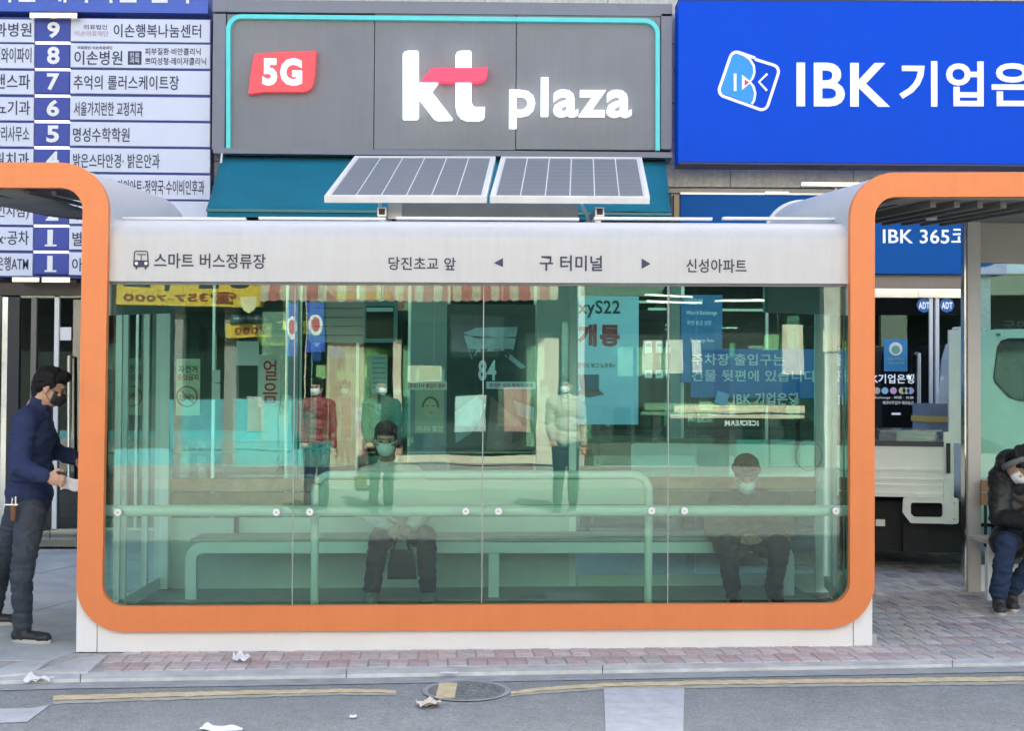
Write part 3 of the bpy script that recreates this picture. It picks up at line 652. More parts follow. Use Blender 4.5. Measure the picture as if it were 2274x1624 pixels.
t = poster('parking_notice', 'wide blue notice on the parking entrance in white letters', 1534, 775, 1872, 884, M('notice blue two', (.02, .13, .40), .5, emis=.12), FY - .03)
for q_ in (('주차장 출입구는', 1536, 786, 1742, 812), ('건물 뒷편에 있습니다', 1536, 822, 1812, 848)): obj('notice_lettering', ptext(W, FY - .032, *q_, .003, .012), WHITE2, t)
t = thing('bank_window_name', 'white bank name with small emblem printed under the parking notice', 'lettering')
obj('name_lettering', ptext(W, FY - .04, 'IBK 기업은행', 1628, 872, 1772, 900, .003, .02), WHITE2, t)
obj('small_emblem', ppoly(W, FY - .04, [(1594, 868), (1620, 876), (1612, 904), (1586, 894)], .003), M('emblem pale', (.3, .55, .8), .5), t)
poster('paper_notice', 'plain white paper notice on the glass left of the red lettered banner', 525, 758, 575, 812, WHITE2, 2.02, S)
t = poster('red_letter_banner', 'white hanging strip with red lettering inside the shelter', 574, 788, 622, 905, M('banner white', (.72, .70, .68), .6), 2.0, S)
obj('banner_lettering', ptext(S, 1.998, '얼\n음', 584, 800, 616, 895, .002, .012), M('banner red', (.5, .05, .05), .6), t)
t = poster('no_bicycle_notice', 'pale green notice with a crossed out bicycle in a red ring', 391, 797, 444, 923, M('pale green sheet', (.52, .68, .50), .6), 1.9, S)
bm = ptext(S, 1.898, '자전거', 396, 812, 438, 828, .002, .02); obj('notice_lettering', bm, BLACKI, t)
RD = M('notice red', (.4, .06, .05), .6)
obj('red_lettering', ptext(S, 1.898, '출입금지', 394, 831, 440, 845, .002, .02), RD, t)
c_ = S.at(415, 881, 1.895); k = S.k(1.895)
ring = [Vector((c_[0] + 22 * k * math.cos(a * PI / 14), c_[1] + 22 * k * math.sin(a * PI / 14))) for a in range(28)]
bm = ribbon(B(), ring, 3 * k, 1.892, 1.897, True); ribbon(bm, [Vector((c_[0] - 15 * k, c_[1] + 15 * k)), Vector((c_[0] + 15 * k, c_[1] - 15 * k))], 3 * k, 1.890, 1.8915); obj('ban_ring', bm, RD, t)
bm = B()
for s_ in (-9, 9): ribbon(bm, [Vector((c_[0] + s_ * k + 6 * k * math.cos(a * PI / 8), c_[1] - 3 * k + 6 * k * math.sin(a * PI / 8))) for a in range(16)], 1.2 * k, 1.8925, 1.8965, True)
ribbon(bm, [Vector((c_[0] + a * k, c_[1] + b * k)) for a, b in ((-9, -3), (-3, 5), (6, 5), (9, -3))], 1.2 * k, 1.8924, 1.8964); obj('bicycle_picture', bm, BLACKI, t)
t = poster('portrait_poster', 'grey green poster with a sketched portrait left of the centre pane seam', 922, 862, 986, 962, M('portrait sheet', (.40, .46, .40), .6), 2.0, S)
k = S.k(1.998); c_ = S.at(956, 905, 1.998); INKG = M('portrait grey', (.14, .17, .15), .7)
ring = [Vector((c_[0] + 17 * k * math.cos(a * PI / 10), c_[1] + 22 * k * math.sin(a * PI / 10))) for a in range(20)]
obj('portrait_face', disc(B(), c_, 17 * k, 1.9975, 1.999, 20, 22 * k), M('portrait tone', (.50, .48, .40), .7), t)
bm = ribbon(B(), ring[:11], 5 * k, 1.994, 1.997); obj('portrait_hair', bm, INKG, t)
for dx in (-7, 7): obj('portrait_eye', pbox(S, 1.995, 956 + dx - 3, 901, 956 + dx + 3, 903, .002), INKG, t)
obj('portrait_mouth', pbox(S, 1.995, 953, 916, 961, 918, .002), INKG, t); obj('poster_lettering', ptext(S, 1.998, '15.5% 할인', 926, 946, 982, 958, .002, .02), WHITE2, t)
t = poster('red_print_strip', 'white strip with small red lettering above the portrait poster', 906, 848, 992, 866, WHITE2, 1.98, S); obj('strip_lettering', ptext(S, 1.978, '코로나19 출입자 명부', 910, 852, 988, 862, .002, .02), RD, t)
poster('pale_sheet', 'pale yellow green sheet of paper above the white strip with red lettering', 930, 816, 978, 846, M('pale sheet', (.5, .52, .42), .6), 1.99, S)
t = poster('red_print_strip', 'long white strip with red lettering across the dark window picture', 1080, 848, 1190, 864, WHITE2, FY - .03); obj('strip_lettering', ptext(W, FY - .032, '휴대폰 성지 최저가 개통', 1086, 851, 1184, 861, .002, .02), RD, t)
t = poster('machine_picture', 'large dark window picture with pale machinery shapes behind the centre seam', 992, 676, 1188, 1010, M('dark picture', (.02, .035, .035), .4, var=.4, scale=2), FY - .01)
pc = M('picture pale blue', (.28, .36, .38), .5, var=.4, scale=4)
for q in (((1028, 740), (1060, 728), (1150, 726), (1146, 748), (1060, 752)), ((1030, 745), (1146, 752), (1140, 778), (1060, 782), (1048, 800)), ((1120, 790), (1132, 786), (1168, 815), (1158, 820)), ((1010, 915), (1060, 880), (1080, 900), (1050, 960), (1012, 985)), ((1140, 890), (1186, 905), (1184, 935), (1150, 922))):
    obj('machine_shape', ppoly(W, FY - .016, [(x, y) for x, y in q], .004), pc, t)
for x in (1050, 1075, 1105, 1128): obj('machine_tooth', ppoly(W, FY - .020, [(x - 9, 775), (x + 9, 775), (x, 800)], .003), M('dark picture tooth', (.03, .05, .05), .5), t)
obj('picture_figures', ppoly(W, FY - .017, [(1090, 880), (1180, 960), (1184, 1000), (1080, 1000)], .004), M('picture red brown', (.32, .16, .12), .5, var=.6, scale=5), t)
obj('number_lettering', ptext(W, FY - .022, '84', 1062, 800, 1102, 846, .003, .03), WHITE2, t)
for i, (x, y) in enumerate(((1432, 758), (1456, 758), (1480, 758), (1432, 822), (1456, 822), (1480, 822))):
    t = poster('small_notice', 'white paper notice, %s of six right of the pale blue banner' % ('upper left', 'upper middle', 'upper right', 'lower left', 'lower middle', 'lower right')[i], x, y, x + 16, y + 26 - (i > 2) * 8, WHITE2, FY - .015, group='small notices on the shop window')
    obj('print_rows', pbox(W, FY - .017, x + 3, y + 6, x + 13, y + 12, .002, sh=0), GREYP, t)
obj_lp = thing('round_emblem', 'round drawn emblem on the glass at the right end of the shelter', 'sticker', S.o, S.ang)
k = S.k(2.0); c_ = S.at(1796, 1012, 2.0); obj('ring', ribbon(B(), [Vector((c_[0] + 30 * k * math.cos(a * PI / 14), c_[1] + 34 * k * math.sin(a * PI / 14))) for a in range(28)], 2 * k, 2.0, 2.004, True), GREYP, obj_lp)
t = thing('post_stickers', 'two small white stickers one above the other on the shelter glass', 'sticker', S.o, S.ang)
obj('sticker', pbox(S, 1.99, 471, 822, 489, 850, .003), WHITE2, t); obj('sticker', pbox(S, 1.99, 471, 852, 489, 888, .003), WHITE2, t)

# ================================================================== BUS SHELTER
sh = thing('bus_shelter', 'white and orange glass bus shelter with a rounded band frame and name board', 'bus shelter', S.o, S.ang)
vf = -.035
def sp(px, py, v=vf): return Vector(S.at(px, py, v))
mainpath = arcpath([sp(-700, 386), sp(213, 389), sp(197, 1377), sp(1915, 1369), sp(1916, 410), sp(2800, 408)], .205, 14)
obj('orange_frame', ribbon(B(), mainpath, .150, vf, vf + .05), ORANGE, sh, True, bevel=.004)
_cz, _czb = S.at(2100, 437, vf)[1], S.at(2100, 490, 2.0)[1]
def rise(bm, z0=_cz, z1=_czb):                # the wing roofs climb towards the rear
    for v in bm.verts: v.co.z += (z1 - z0) * v.co.y / 2.0
    return bm
backpath = arcpath([sp(-700, 386), sp(213, 389), sp(208, 700)], .205, 10)
outl = arcpath([sp(-700, 368), sp(233, 371), sp(228, 700)], .26, 10); outr = arcpath([sp(1896, 700), sp(1896, 392), sp(2800, 390)], .26, 10)
obj('rear_orange_frame', rise(ribbon(B(), outl, .030, 2.08, 2.10)), ORANGE, sh, True)
obj('canopy_shell', rise(ribbon(B(), outl, .035, vf + .055, 2.075)), WHITE, sh, True)
backpath2 = arcpath([sp(1916, 700), sp(1916, 410), sp(2800, 408)], .205, 10)
obj('canopy_shell', rise(ribbon(B(), outr, .035, vf + .055, 2.06)), WHITE, sh, True)
obj('rear_white_frame', rise(ribbon(B(), outr, .07, 2.065, 2.12)), WHITE2, sh, True)
# ceiling slabs and ribs of the open wings
cz = S.at(2100, 437, vf)[1]
ceil = M('grey ceiling sheet', (.26, .255, .24), .7, var=.08)
box_b = B(); u0, u1 = S.at(2010, 437, 0)[0], S.at(2800, 437, 0)[0]
box(box_b, u0, u1, .03, 2.01, cz - .005, cz + .012)
czb = S.at(2100, 490, 2.0)[1]
obj('wing_ceiling', rise(box_b, cz, czb), ceil, sh)
for i, x in enumerate((2075, 2128, 2180, 2232, 2284, 2336)):
    uu = S.at(x, 437, .1)[0]; bm = box(B(), uu - .018, uu + .018, .12, 1.9, cz - .05, cz - .006); obj('ceiling_rib', rise(bm, cz, czb), M('dark rib', (.15, .145, .14), .6), sh, bevel=.003)
uu = S.at(2035, 437, .1)[0]; bm = box(B(), uu - .01, uu + .02, .5, 1.5, cz - .010, cz - .006); obj('ceiling_slot', rise(bm, cz, czb), DARK, sh)
uu = S.at(2070, 460, 1.2)[0]; obj('ceiling_lamp', tube(B(), [(uu, 1.2, cz + (czb - cz) * .6 - .005), (uu, 1.2, cz + (czb - cz) * .6 - .05)], .045, 14), WHITE2, sh, True)
czl = S.at(60, 416, vf)[1]; u0, u1 = S.at(-700, 416, 0)[0], S.at(130, 416, 0)[0]
czlb = S.at(60, 462, 2.0)[1]
cpts = [(-500, 330), (-300, 375), (-180, 405), (-90, 428), (0, 448), (50, 462), (102, 473), (150, 479), (200, 482), (250, 484)]
bm = B(); F_ = []; K_ = []
for x, y in cpts:
    u, z = S.at(x, y, 2.0); K_.append(bm.verts.new((u, 2.0, z))); F_.append(bm.verts.new((min(u, u1), .03, czl)))
for i in range(len(cpts) - 1): bm.faces.new((F_[i], F_[i + 1], K_[i + 1], K_[i]))
o = obj('wing_ceiling', bm, M('dark ceiling', (.20, .205, .215), .6, var=.2), sh, True); o.modifiers.new('s', 'SOLIDIFY').thickness = .012
for x in (-30, 60, 120):
    uu = S.at(x, 437, .1)[0]; obj('ceiling_rib', rise(box(B(), uu - .012, uu + .012, .1, 1.95, czl - .03, czl - .006), czl, czlb), M('dark rib', (.15, .145, .14), .6), sh)
bm = B(); pts = [Vector(S.at(x, y + 2, 2.0)) for x, y in cpts]
obj('ceiling_edge', ribbon(B(), pts, .022, 1.96, 2.05), M('dark ceiling edge', (.10, .08, .09), .6), sh, True)
# rear header and post of the right wing
obj('rear_header', pbox(S, 2.02, 2150, 488, 2800, 585, .06), M('beige header', (.36, .345, .30), .6, var=.05), sh, bevel=.004)
obj('rear_header_lip', pbox(S, 2.0, 2178, 497, 2800, 502, .02), M('beige header', (.36, .345, .30), .6), sh)
obj('rear_post', pbox(S, 2.0, 2150, 488, 2178, 1323, .09, sh=0), M('pale post paint', (.48, .48, .45), .45, var=.04), sh, bevel=.006)
obj('post_strip', pbox(S, 2.02, 2142, 488, 2149, 1322, .07, sh=0), STEEL, sh)
obj('rear_pane', pbox(S, 2.04, 2179, 585, 2800, 1252, .01), glass('wing green glass', (.73, .92, .87), .05), sh)
obj('rear_kick_panel', pbox(S, 2.02, 2179, 1254, 2800, 1318, .05), FRAMEP, sh)
# name board (fascia) with rounded top
u0, u1 = S.at(238, 500, .0)[0], S.at(1893, 500, 0)[0]; zb = S.at(1060, 627, 0)[1]; zt = S.at(1060, 489, .10)[1]
prof = [(.012, zb), (.012, zb + .24)]
for i in range(1, 9):
    a = i / 8 * PI / 2; prof.append((.012 + .17 * (1 - math.cos(a)), zb + .24 + (zt - zb - .24) * math.sin(a)))
prof += [(.5, zt + .006), (.5, zt - .03), (.2, zt - .03), (.05, zb + .2), (.05, zb)]
bm = B(); um = (u0 + u1) / 2; L_ = [bm.verts.new((u0, a, b + SL * (u0 - um))) for a, b in prof]; R_ = [bm.verts.new((u1, a, b + SL * (u1 - um))) for a, b in prof]
for i in range(len(prof)): j = (i + 1) % len(prof); bm.faces.new((L_[i], L_[j], R_[j], R_[i]))
bm.faces.new(L_[::-1]); bm.faces.new(R_)
fas = obj('name_board', bm, WHITE, sh, True)
def sp_text(s, x0, y0, x1, y1, b=.012):
    return obj('board_lettering', ptext(S, .0105, s, x0, y0, x1, y1, .002, b, res=4), INK, fas)
sp_text('스마트 버스정류장', 345, 563, 588, 596); sp_text('당진초교 앞', 863, 571, 1012, 600); sp_text('구 터미널', 1198, 567, 1338, 602, .015); sp_text('신성아파트', 1523, 575, 1659, 606)
bm = ppoly(S, .009, [(1097, 584), (1117, 573), (1117, 593)], .002); ppoly(S, .009, [(1425, 574), (1445, 586), (1425, 597)], .002, bm); obj('arrow_mark', bm, INK, fas)
bm = B()   # the bus pictogram
k = S.k(.01); body = arcpath([Vector(S.at(313, 558, .01)), Vector(S.at(327.5, 558, .01)), Vector(S.at(329.5, 592, .01)), Vector(S.at(297, 592, .01)), Vector(S.at(299, 558, .01)), Vector(S.at(313, 558, .01))], 3 * k, 4)
ribbon(bm, body[:-1], 2.4 * k, .0085, .0105, True)
pbox(S, .0078, 297, 578, 330, 592, .002, bm)
pbox(S, .0079, 303, 564, 324, 566, .002, bm); pbox(S, .0076, 312.6, 565, 314, 578, .002, bm)
pbox(S, .0088, 301, 592, 305, 598, .002, bm); pbox(S, .0088, 321, 592, 325, 598, .002, bm)
obj('bus_pictogram', bm, INK, fas)
for x in (303, 324): obj('headlight_dot', disc(B(), S.at(x, 585, .0074), 3.6 * k, .0070, .0074), WHITE2, fas)
obj('lower_lip', pbox(S, .055, 240, 626, 1891, 634, .03), GREYP, sh)
# roof slab and gutter strips
rz_ = zt
obj('roof_slab', box(B(), u0, u1, .501, 2.08, rz_ - .06, rz_ - .004, SL), M('roof underside', (.70, .71, .70), .6), sh)
for x0, x1 in ((262, 545), (574, 856), (880, 1286), (1320, 1582), (1606, 1870)):
    obj('gutter_strip', pbox(S, .30, x0, 482, x1, 487.5, .05), WHITE2, sh, bevel=.004)
# glass front
seams = [226, 652, 1072, 1484, 1890]
for a, b in zip(seams, seams[1:]): obj('front_pane', pbox(S, .065, a + 1.2, 630, b - 1.2, 1350, .01), GLASS, sh)
for s_ in seams[1:-1]: obj('pane_seal', pbox(S, .066, s_ - 1.1, 632, s_ + 1.1, 1350, .008), M('grey seal', (.35, .38, .37), .5), sh)
y_b = 1135; a, b = S.at(228, y_b, .13), S.at(1890, y_b, .13)
obj('glazing_bar', tube(B(), [(a[0], .13, a[1]), (b[0], .13, b[1])], .034, 20), FRAMEP, sh, True)
for x, y in ((262, 1138.5), (614, 1138.5), (688, 1137.5), (1034, 1136), (1107, 1136), (1447, 1135), (1520, 1135), (1856, 1135.5)):
    c_ = S.at(x, y, .05); bm = B(); disc(bm, c_, .0215, .045, .064, 24); o = obj('glass_bolt', bm, WHITE2, sh, True, bevel=.004)
    obj('bolt_socket', disc(B(), c_, .006, .043, .045, 6), GREYP, o)
# base
obj('base_panel', pbox(S, .005, 216, 1353, 1894, 1444, .06, sh=.004), WHITE2, sh)
for x0, x1, yb in ((170, 215, 1449), (1896, 1937, 1435)):
    obj('corner_post', pbox(S, .0, x0, 1280, x1, yb, .12, sh=0), WHITE2, sh, bevel=.008)
obj('base_gap', pbox(S, .003, 214.5, 1395, 216.5, 1448, .02, sh=0), GREYP, sh)
fz = .06
obj('shelter_floor', box(B(), -2.58, 2.25, .075, 2.1, -.02, fz, SL), M('grey shelter floor', (.42, .43, .42), .7, var=.1), sh)
# side walls: posts, rails and glass
ul, ur = -2.575, 2.20
def wall(uf, ub, name):
    for v, wd in ((.25, .05), (.85, .035), (1.0, .035), (1.55, .04), (2.0, .13))[:5 if uf < 0 else 4]:
        u = uf + (ub - uf) * (v / 2.0); bm = box(B(), u - .02 if wd < .1 else u - .03, u + .02 if wd < .1 else u + .07 * (1 if uf < 0 else -.4), v - wd / 2, v + wd / 2, fz, zb + .3 if 0 else 2.45); obj('side_post', bm, FRAMEP, sh, bevel=.004)
    for z in (fz + .05, 2.3):
        bm = B(); q = [(uf, .2), (ub, 2.0)]
        vs = [bm.verts.new((u + du, v, z + dz)) for (u, v) in q for du in (-.018, .018) for dz in (-.04, .04)]
        for f in ((0, 1, 3, 2), (4, 6, 7, 5), (0, 4, 5, 1), (2, 3, 7, 6), (0, 2, 6, 4), (1, 5, 7, 3)): bm.faces.new([vs[i] for i in f])
        obj('side_rail', bm, FRAMEP, sh)
    bm = B(); q = [(uf, .25, fz), (ub, 2.0, fz), (ub, 2.0, 2.3), (uf, .25, 2.3)]; bm.faces.new([bm.verts.new((a + .004, b, c_)) for a, b, c_ in q]); obj('side_pane', bm, GLASSB, sh)
wall(ul, ul + .02, 'l'); wall(ur, ur + .30, 'r')
# rear wall
for x0, x1 in ((345, 372), (1264, 1280), (1812, 1850)):
    obj('rear_mullion', pbox(S, 2.03, x0, 560, x1, 1340, .05, sh=0), FRAMEP, sh, bevel=.004)
for x0, x1 in ((374, 662), (664, 962), (964, 1262), (1282, 1545), (1547, 1810)):
    obj('rear_pane', pbox(S, 2.05, x0, 570, x1, 1190 if x1 < 1280 else 1275, .01), GLASSB, sh)
obj('rear_rail', pbox(S, 2.03, 360, 555, 1830, 590, .05), FRAMEP, sh)
obj('rear_kick_panel', pbox(S, 2.035, 374, 1150, 1262, 1338, .04), M('pale grey panel', (.60, .66, .63), .55, var=.05), sh)
obj('rear_kick_panel', pbox(S, 2.035, 1282, 1276, 1810, 1338, .04), M('pale grey panel', (.60, .66, .63), .55), sh)
# guard loop behind the front glass
lp = arcpath([sp(698, 1350, .32), sp(700, 1055, .32), sp(1441, 1055, .32), sp(1439, 1350, .32)], .10, 8)
gl_ = thing('guard_rail', 'pale rounded tube guard rail with a pale panel just behind the glass', 'railing', S.o, S.ang)
obj('tube_frame', tube(B(), [(p.x, .32, p.y) for p in lp], .0255, 14), FRAMEP, gl_, True)
obj('infill_panel', pbox(S, .325, 709, 1066, 1431, 1122, .012), M('frosted pale panel', (.60, .66, .62), .5, var=.03), gl_)
# bench
bn = thing('shelter_bench', 'long bench with pale rounded frame and brown plank backrest inside the shelter', 'bench', S.o, S.ang)
bp = arcpath([sp(423, 1345, 1.55), sp(423, 1217, 1.55), sp(1752, 1217, 1.55), sp(1752, 1345, 1.55)], .09, 8)
obj('front_frame', ribbon(B(), bp, .078, 1.55, 1.60), FRAMEP, bn, True, bevel=.005)
obj('leg', pbox(S, 1.552, 1085, 1230, 1108, 1345, .05), FRAMEP, bn)
ua, ub = S.at(425, 1200, 1.6)[0], S.at(1750, 1200, 1.6)[0]; zs = S.at(1090, 1203, 1.58)[1]
for i in range(4): obj('seat_slat', box(B(), ua, ub, 1.56 + i * .105, 1.56 + i * .105 + .095, zs, zs + .025, SL), M('weathered grey green slat', (.38, .42, .38), .6, var=.15), bn, bevel=.004)
for y0, y1 in ((1062, 1091), (1093, 1122)): obj('back_plank', pbox(S, 1.985, 374, y0, 1811, y1, .025), WOOD, bn, bevel=.004)
for x in (520, 900, 1300, 1690): obj('back_bracket', pbox(S, 2.0, x, 1070, x + 10, 1215, .02), DARK, bn)
# information screen
dp = thing('bus_info_display', 'pale blue bus arrival display with a dark screen hanging inside the shelter', 'display', S.o, S.ang)
obj('housing', pbox(S, 1.60, 688, 664, 882, 760, .10), M('pale teal housing', (.22, .42, .48), .45), dp, bevel=.01)
for i in range(4): obj('louvre', pbox(S, 1.585, 700, 684 + i * 20, 806, 686 + i * 20, .01), M('louvre shade', (.03, .08, .09), .5), dp)
sc_ = obj('screen', pbox(S, 1.588, 813, 680, 874, 752, .012), M('dark screen', (.012, .03, .032), .15), dp)
obj('screen_header', pbox(S, 1.585, 814, 683, 873, 692, .003), M('screen header', (.25, .4, .42), .4, emis=.4), sc_)
for x in (720, 850): q = S.at(x, 664, 1.65); obj('hanger', tube(B(), [(q[0], 1.65, q[1]), (q[0], 1.65, rz_ - .05)], .015), ALU, dp)
# second, lower notice panel on the display post
obj_nb = thing('notice_board', 'upright pale notice board with lines of text inside the shelter', 'notice board', S.o, S.ang)
obj('board', pbox(S, 1.95, 824, 788, 860, 872, .02), M('pale notice', (.42, .62, .6), .6), obj_nb)
for i in range(7): obj('text_row', pbox(S, 1.945, 828, 794 + i * 11, 856, 797 + i * 11, .004), GREYP, obj_nb)

# solar panels
sup = thing('solar_array', 'two tilted solar panels on a grey box beam over the shelter roof', 'solar panels', S.o, S.ang)
obj('box_beam', pbox(S, .95, 878, 452, 1284, 486, .3), M('grey box beam', (.35, .37, .38), .5, var=.1), sup, bevel=.006)
obj('side_plate', pbox(S, .94, 862, 452, 892, 486, .01), ALU, sup)
for x in (848, 1332):
    q = S.at(x, 470, .8); bm = B(); box(bm, q[0] - .03, q[0] + .03, .8, 1.9, q[1] - .03, q[1] + .03); o = obj('square_tube', bm, ALU, sup, bevel=.004)
    obj('tube_hollow', box(B(), q[0] - .02, q[0] + .02, .797, .7995, q[1] - .02, q[1] + .02), DARK, o)
    obj('tube_leg', box(B(), q[0] - .02, q[0] + .02, .9, .94, rz_ - .01, q[1] - .03), ALU, sup)
    obj('brace', tube(B(), [(q[0], .98, rz_), (q[0] - .1, 1.8, q[1] + .38)], .012, 6), ALU, sup)
SV0, SV1 = .62, 1.78
cell = M('blue grey solar cell', (.10, .125, .165), .34, var=.14, scale=30, coat=.2)
for (fl, fr_, bl_, br), lab in ((((720, 440), (1081, 441), (788, 350), (1101, 351)), 'left solar panel tilted on the shelter roof'), (((1088, 441), (1443, 443), (1113, 351), (1425, 353)), 'right solar panel tilted on the shelter roof')):
    t = None
    A, Bq, Cq, D = [Vector((S.at(*p, v)[0], v, S.at(*p, v)[1])) for p, v in ((fl, SV0), (fr_, SV0), (br, SV1), (bl_, SV1))]
    def q4(s, t_): return (A * (1 - s) + Bq * s) * (1 - t_) + (D * (1 - s) + Cq * s) * t_
    nrm = (Bq - A).cross(D - A).normalized()
    def slab(name, s0, s1, t0, t1, h0, h1, m, par, bev=0.):
        bm = B(); vs = [bm.verts.new(q4(s, t_) + nrm * h) for h in (h0, h1) for t_ in (t0, t1) for s in (s0, s1)]
        for f in ((0, 1, 3, 2), (4, 6, 7, 5), (0, 4, 5, 1), (2, 3, 7, 6), (0, 2, 6, 4), (1, 5, 7, 3)): bm.faces.new([vs[i] for i in f])
        return obj(name, bm, m, par, bevel=bev)
    t = slab('solar_panel', .01, .99, .01, .99, -.02, .006, WHITE2, sup)
    fm = M('silver panel frame', (.72, .72, .70), .4, .2)
    slab('panel_frame', 0, 1, 0, .028, -.03, .014, fm, t); slab('panel_frame', 0, 1, .972, 1, -.03, .014, fm, t); slab('panel_frame', 0, .028, .028, .972, -.03, .014, fm, t); slab('panel_frame', .972, 1, .028, .972, -.03, .014, fm, t)
    for c_ in range(6):
        for r_ in range(10):
            s0 = .034 + c_ * .1555; t0 = .036 + r_ * .0928
            slab('solar_cell', s0 + .002, s0 + .1495, t0 + .0007, t0 + .0921, .006, .009, cell, t)

# right wing: bench under the seated man
b3 = thing('wing_bench', 'bench with brown plank back at the right edge of the shelter', 'bench', S.o, S.ang)
for y0, y1 in ((1066, 1092), (1094, 1122)): obj('back_plank', pbox(S, 1.93, 2180, y0, 2700, y1, .025), WOOD, b3, bevel=.004)
obj('back_bracket', pbox(S, 1.96, 2187, 1118, 2192, 1215, .02), DARK, b3)
ua, ub = S.at(2192, 1200, 1.55)[0], S.at(2700, 1200, 1.55)[0]
for i in range(4): obj('seat_slat', box(B(), ua, ub, 1.5 + i * .105, 1.595 + i * .105, .45, .475), M('pale seat slat', (.55, .5, .45), .5), b3, bevel=.004)
obj('front_frame', box(B(), ua, ub, 1.52, 1.56, .40, .449), FRAMEP, b3)
for x in (2200, 2420): u = S.at(x, 1250, 1.55)[0]; obj('leg', box(B(), u, u + .05, 1.6, 1.65, .0, .40), FRAMEP, b3)

# ================================================================== TRUCK
TY = 10.7
TW = M('cream white truck paint', (.88, .89, .84), .35, var=.04, coat=.3)
tk = thing('small_truck', 'small white flatbed truck parked between the shelter and the bank', 'truck', (0, 0, 0))
_a = math.radians(-10); _c = Vector((W.at(2116, 1100, TY)[0], TY, 0)); tk.rotation_euler = (0, 0, _a); tk.location = _c - Matrix.Rotation(_a, 3, 'Z') @ _c
bed = B(); pbox(W, TY, 1410, 987, 2116, 1100, .03, bed, 0)
obj('side_gate', bed, TW, tk, bevel=.006)
for y0, y1 in ((1040, 1046), (1062, 1067), (1076, 1081), (1094, 1104)): obj('gate_rib', pbox(W, TY - .014, 1412, y0, 2096, y1, .016, sh=0), TW, tk, bevel=.005)
obj('gate_top', pbox(W, TY - .01, 1405, 980, 2106, 991, .06, sh=0), M('dark bed edge', (.05, .055, .07), .5), tk, bevel=.005)
obj('gate_post', pbox(W, TY - .02, 2098, 960, 2119, 1165, .05, sh=0), TW, tk, bevel=.008)
obj('gate_latch', pbox(W, TY - .045, 2105, 985, 2113, 1052, .02, sh=0), DARK, tk, bevel=.004)
obj('gate_hinge', pbox(W, TY - .03, 2040, 1098, 2064, 1108, .02, sh=0), TW, tk, bevel=.004)
z0, z1 = W.at(1700, 1105, TY)[1], W.at(1700, 1060, TY)[1]; x0, x1 = W.at(1410, 1100, TY)[0], W.at(2116, 1100, TY)[0]
obj('bed_floor', box(B(), x0, x1, TY + .03, TY + 1.62, z0, z0 + .05), TW, tk)
obj('far_gate', box(B(), x0, x1, TY + 1.62, TY + 1.65, z0, z0 + .42), TW, tk)
obj('tail_gate', box(B(), x0 - .03, x0, TY, TY + 1.65, z0, z0 + .42), TW, tk)
obj('chassis', box(B(), x0 + .1, x1 + .8, TY + .45, TY + 1.2, z0 - .28, z0 - .02), BLACKM, tk)
obj('underbody', pbox(W, TY + .2, 1900, 1115, 2160, 1228, .5, sh=0), BLACKM, tk, bevel=.02)
# side guard with a slot
go = arcpath([Vector(W.at(x, y, TY)) for x, y in ((2060, 1106), (2128, 1106), (2128, 1164), (2026, 1164), (2008, 1140), (2010, 1106), (2060, 1106))], .02, 3)
hi = [Vector(W.at(x, y, TY)) for x, y in ((2060, 1118), (2094, 1118), (2094, 1150), (2034, 1150), (2026, 1143), (2026, 1118), (2060, 1118))]; hp = arcpath(hi, .02, 3)
bm = B(); n = len(go) - 1
A = [bm.verts.new((p.x, TY - .01, p.y)) for p in go[:-1]]; Bv = [bm.verts.new((hp[i * (len(hp) - 1) // n].x, TY - .01, hp[i * (len(hp) - 1) // n].y)) for i in range(n)]
A2 = [bm.verts.new((v.co.x, TY + .02, v.co.z)) for v in A]; B2 = [bm.verts.new((v.co.x, TY + .02, v.co.z)) for v in Bv]
for i in range(n):
    j = (i + 1) % n
    for q in ((A[i], A[j], Bv[j], Bv[i]), (A2[i], A2[j], B2[j], B2[i]), (A[i], A[j], A2[j], A2[i]), (Bv[i], Bv[j], B2[j], B2[i])):
        if len(set(q)) == 4:
            try: bm.faces.new(q)
            except ValueError: pass
bmesh.ops.remove_doubles(bm, verts=bm.verts[:], dist=.0004)
obj('side_guard', bm, TW, tk)
for x, y in ((2105, 1118), (2119, 1118), (2105, 1154), (2119, 1154)): c_ = W.at(x, y, TY - .02); obj('bolt', disc(B(), c_, .008, TY - .018, TY - .01, 8), DARK, tk)
obj('cable_stub', pbox(W, TY + .1, 1946, 1157, 1966, 1172, .05, sh=0), TW, tk)
# headboard rack behind the cab
bm = B()
for x0, x1, y0 in ((2078, 2083, 752), (2088, 2093, 742), (2098, 2103, 738), (2108, 2112, 738)):
    p, q = W.at(x0 + 6, y0, TY + .9), W.at(x0, 905, TY + .9); tube(bm, [(p[0], TY + .9 - (x0 - 2078) * .02, p[1]), (q[0], TY + .9 - (x0 - 2078) * .02, q[1])], .012, 8)
obj('rack_bar', bm, TW, tk, True)['kind'] = 'stuff'
p = [W.at(2079, 960, TY + .9), W.at(2079, 760, TY + .9), W.at(2096, 732, TY + .5), W.at(2128, 728, TY + .1), W.at(2128, 985, TY + .1)]
obj('rack_frame', tube(B(), [(p[0][0], TY + .9, p[0][1]), (p[1][0], TY + .9, p[1][1]), (p[2][0], TY + .5, p[2][1]), (p[3][0], TY + .1, p[3][1]), (p[4][0], TY + .1, p[4][1])], .022, 10), TW, tk, True)
obj('rack_post', pbox(W, TY - .01, 2108, 733, 2132, 985, .06, sh=0), TW, tk, bevel=.01)
obj('rack_mesh', pbox(W, TY + .9, 2084, 900, 2110, 985, .01, sh=0), M('blue grey cover', (.22, .26, .31), .5), tk)
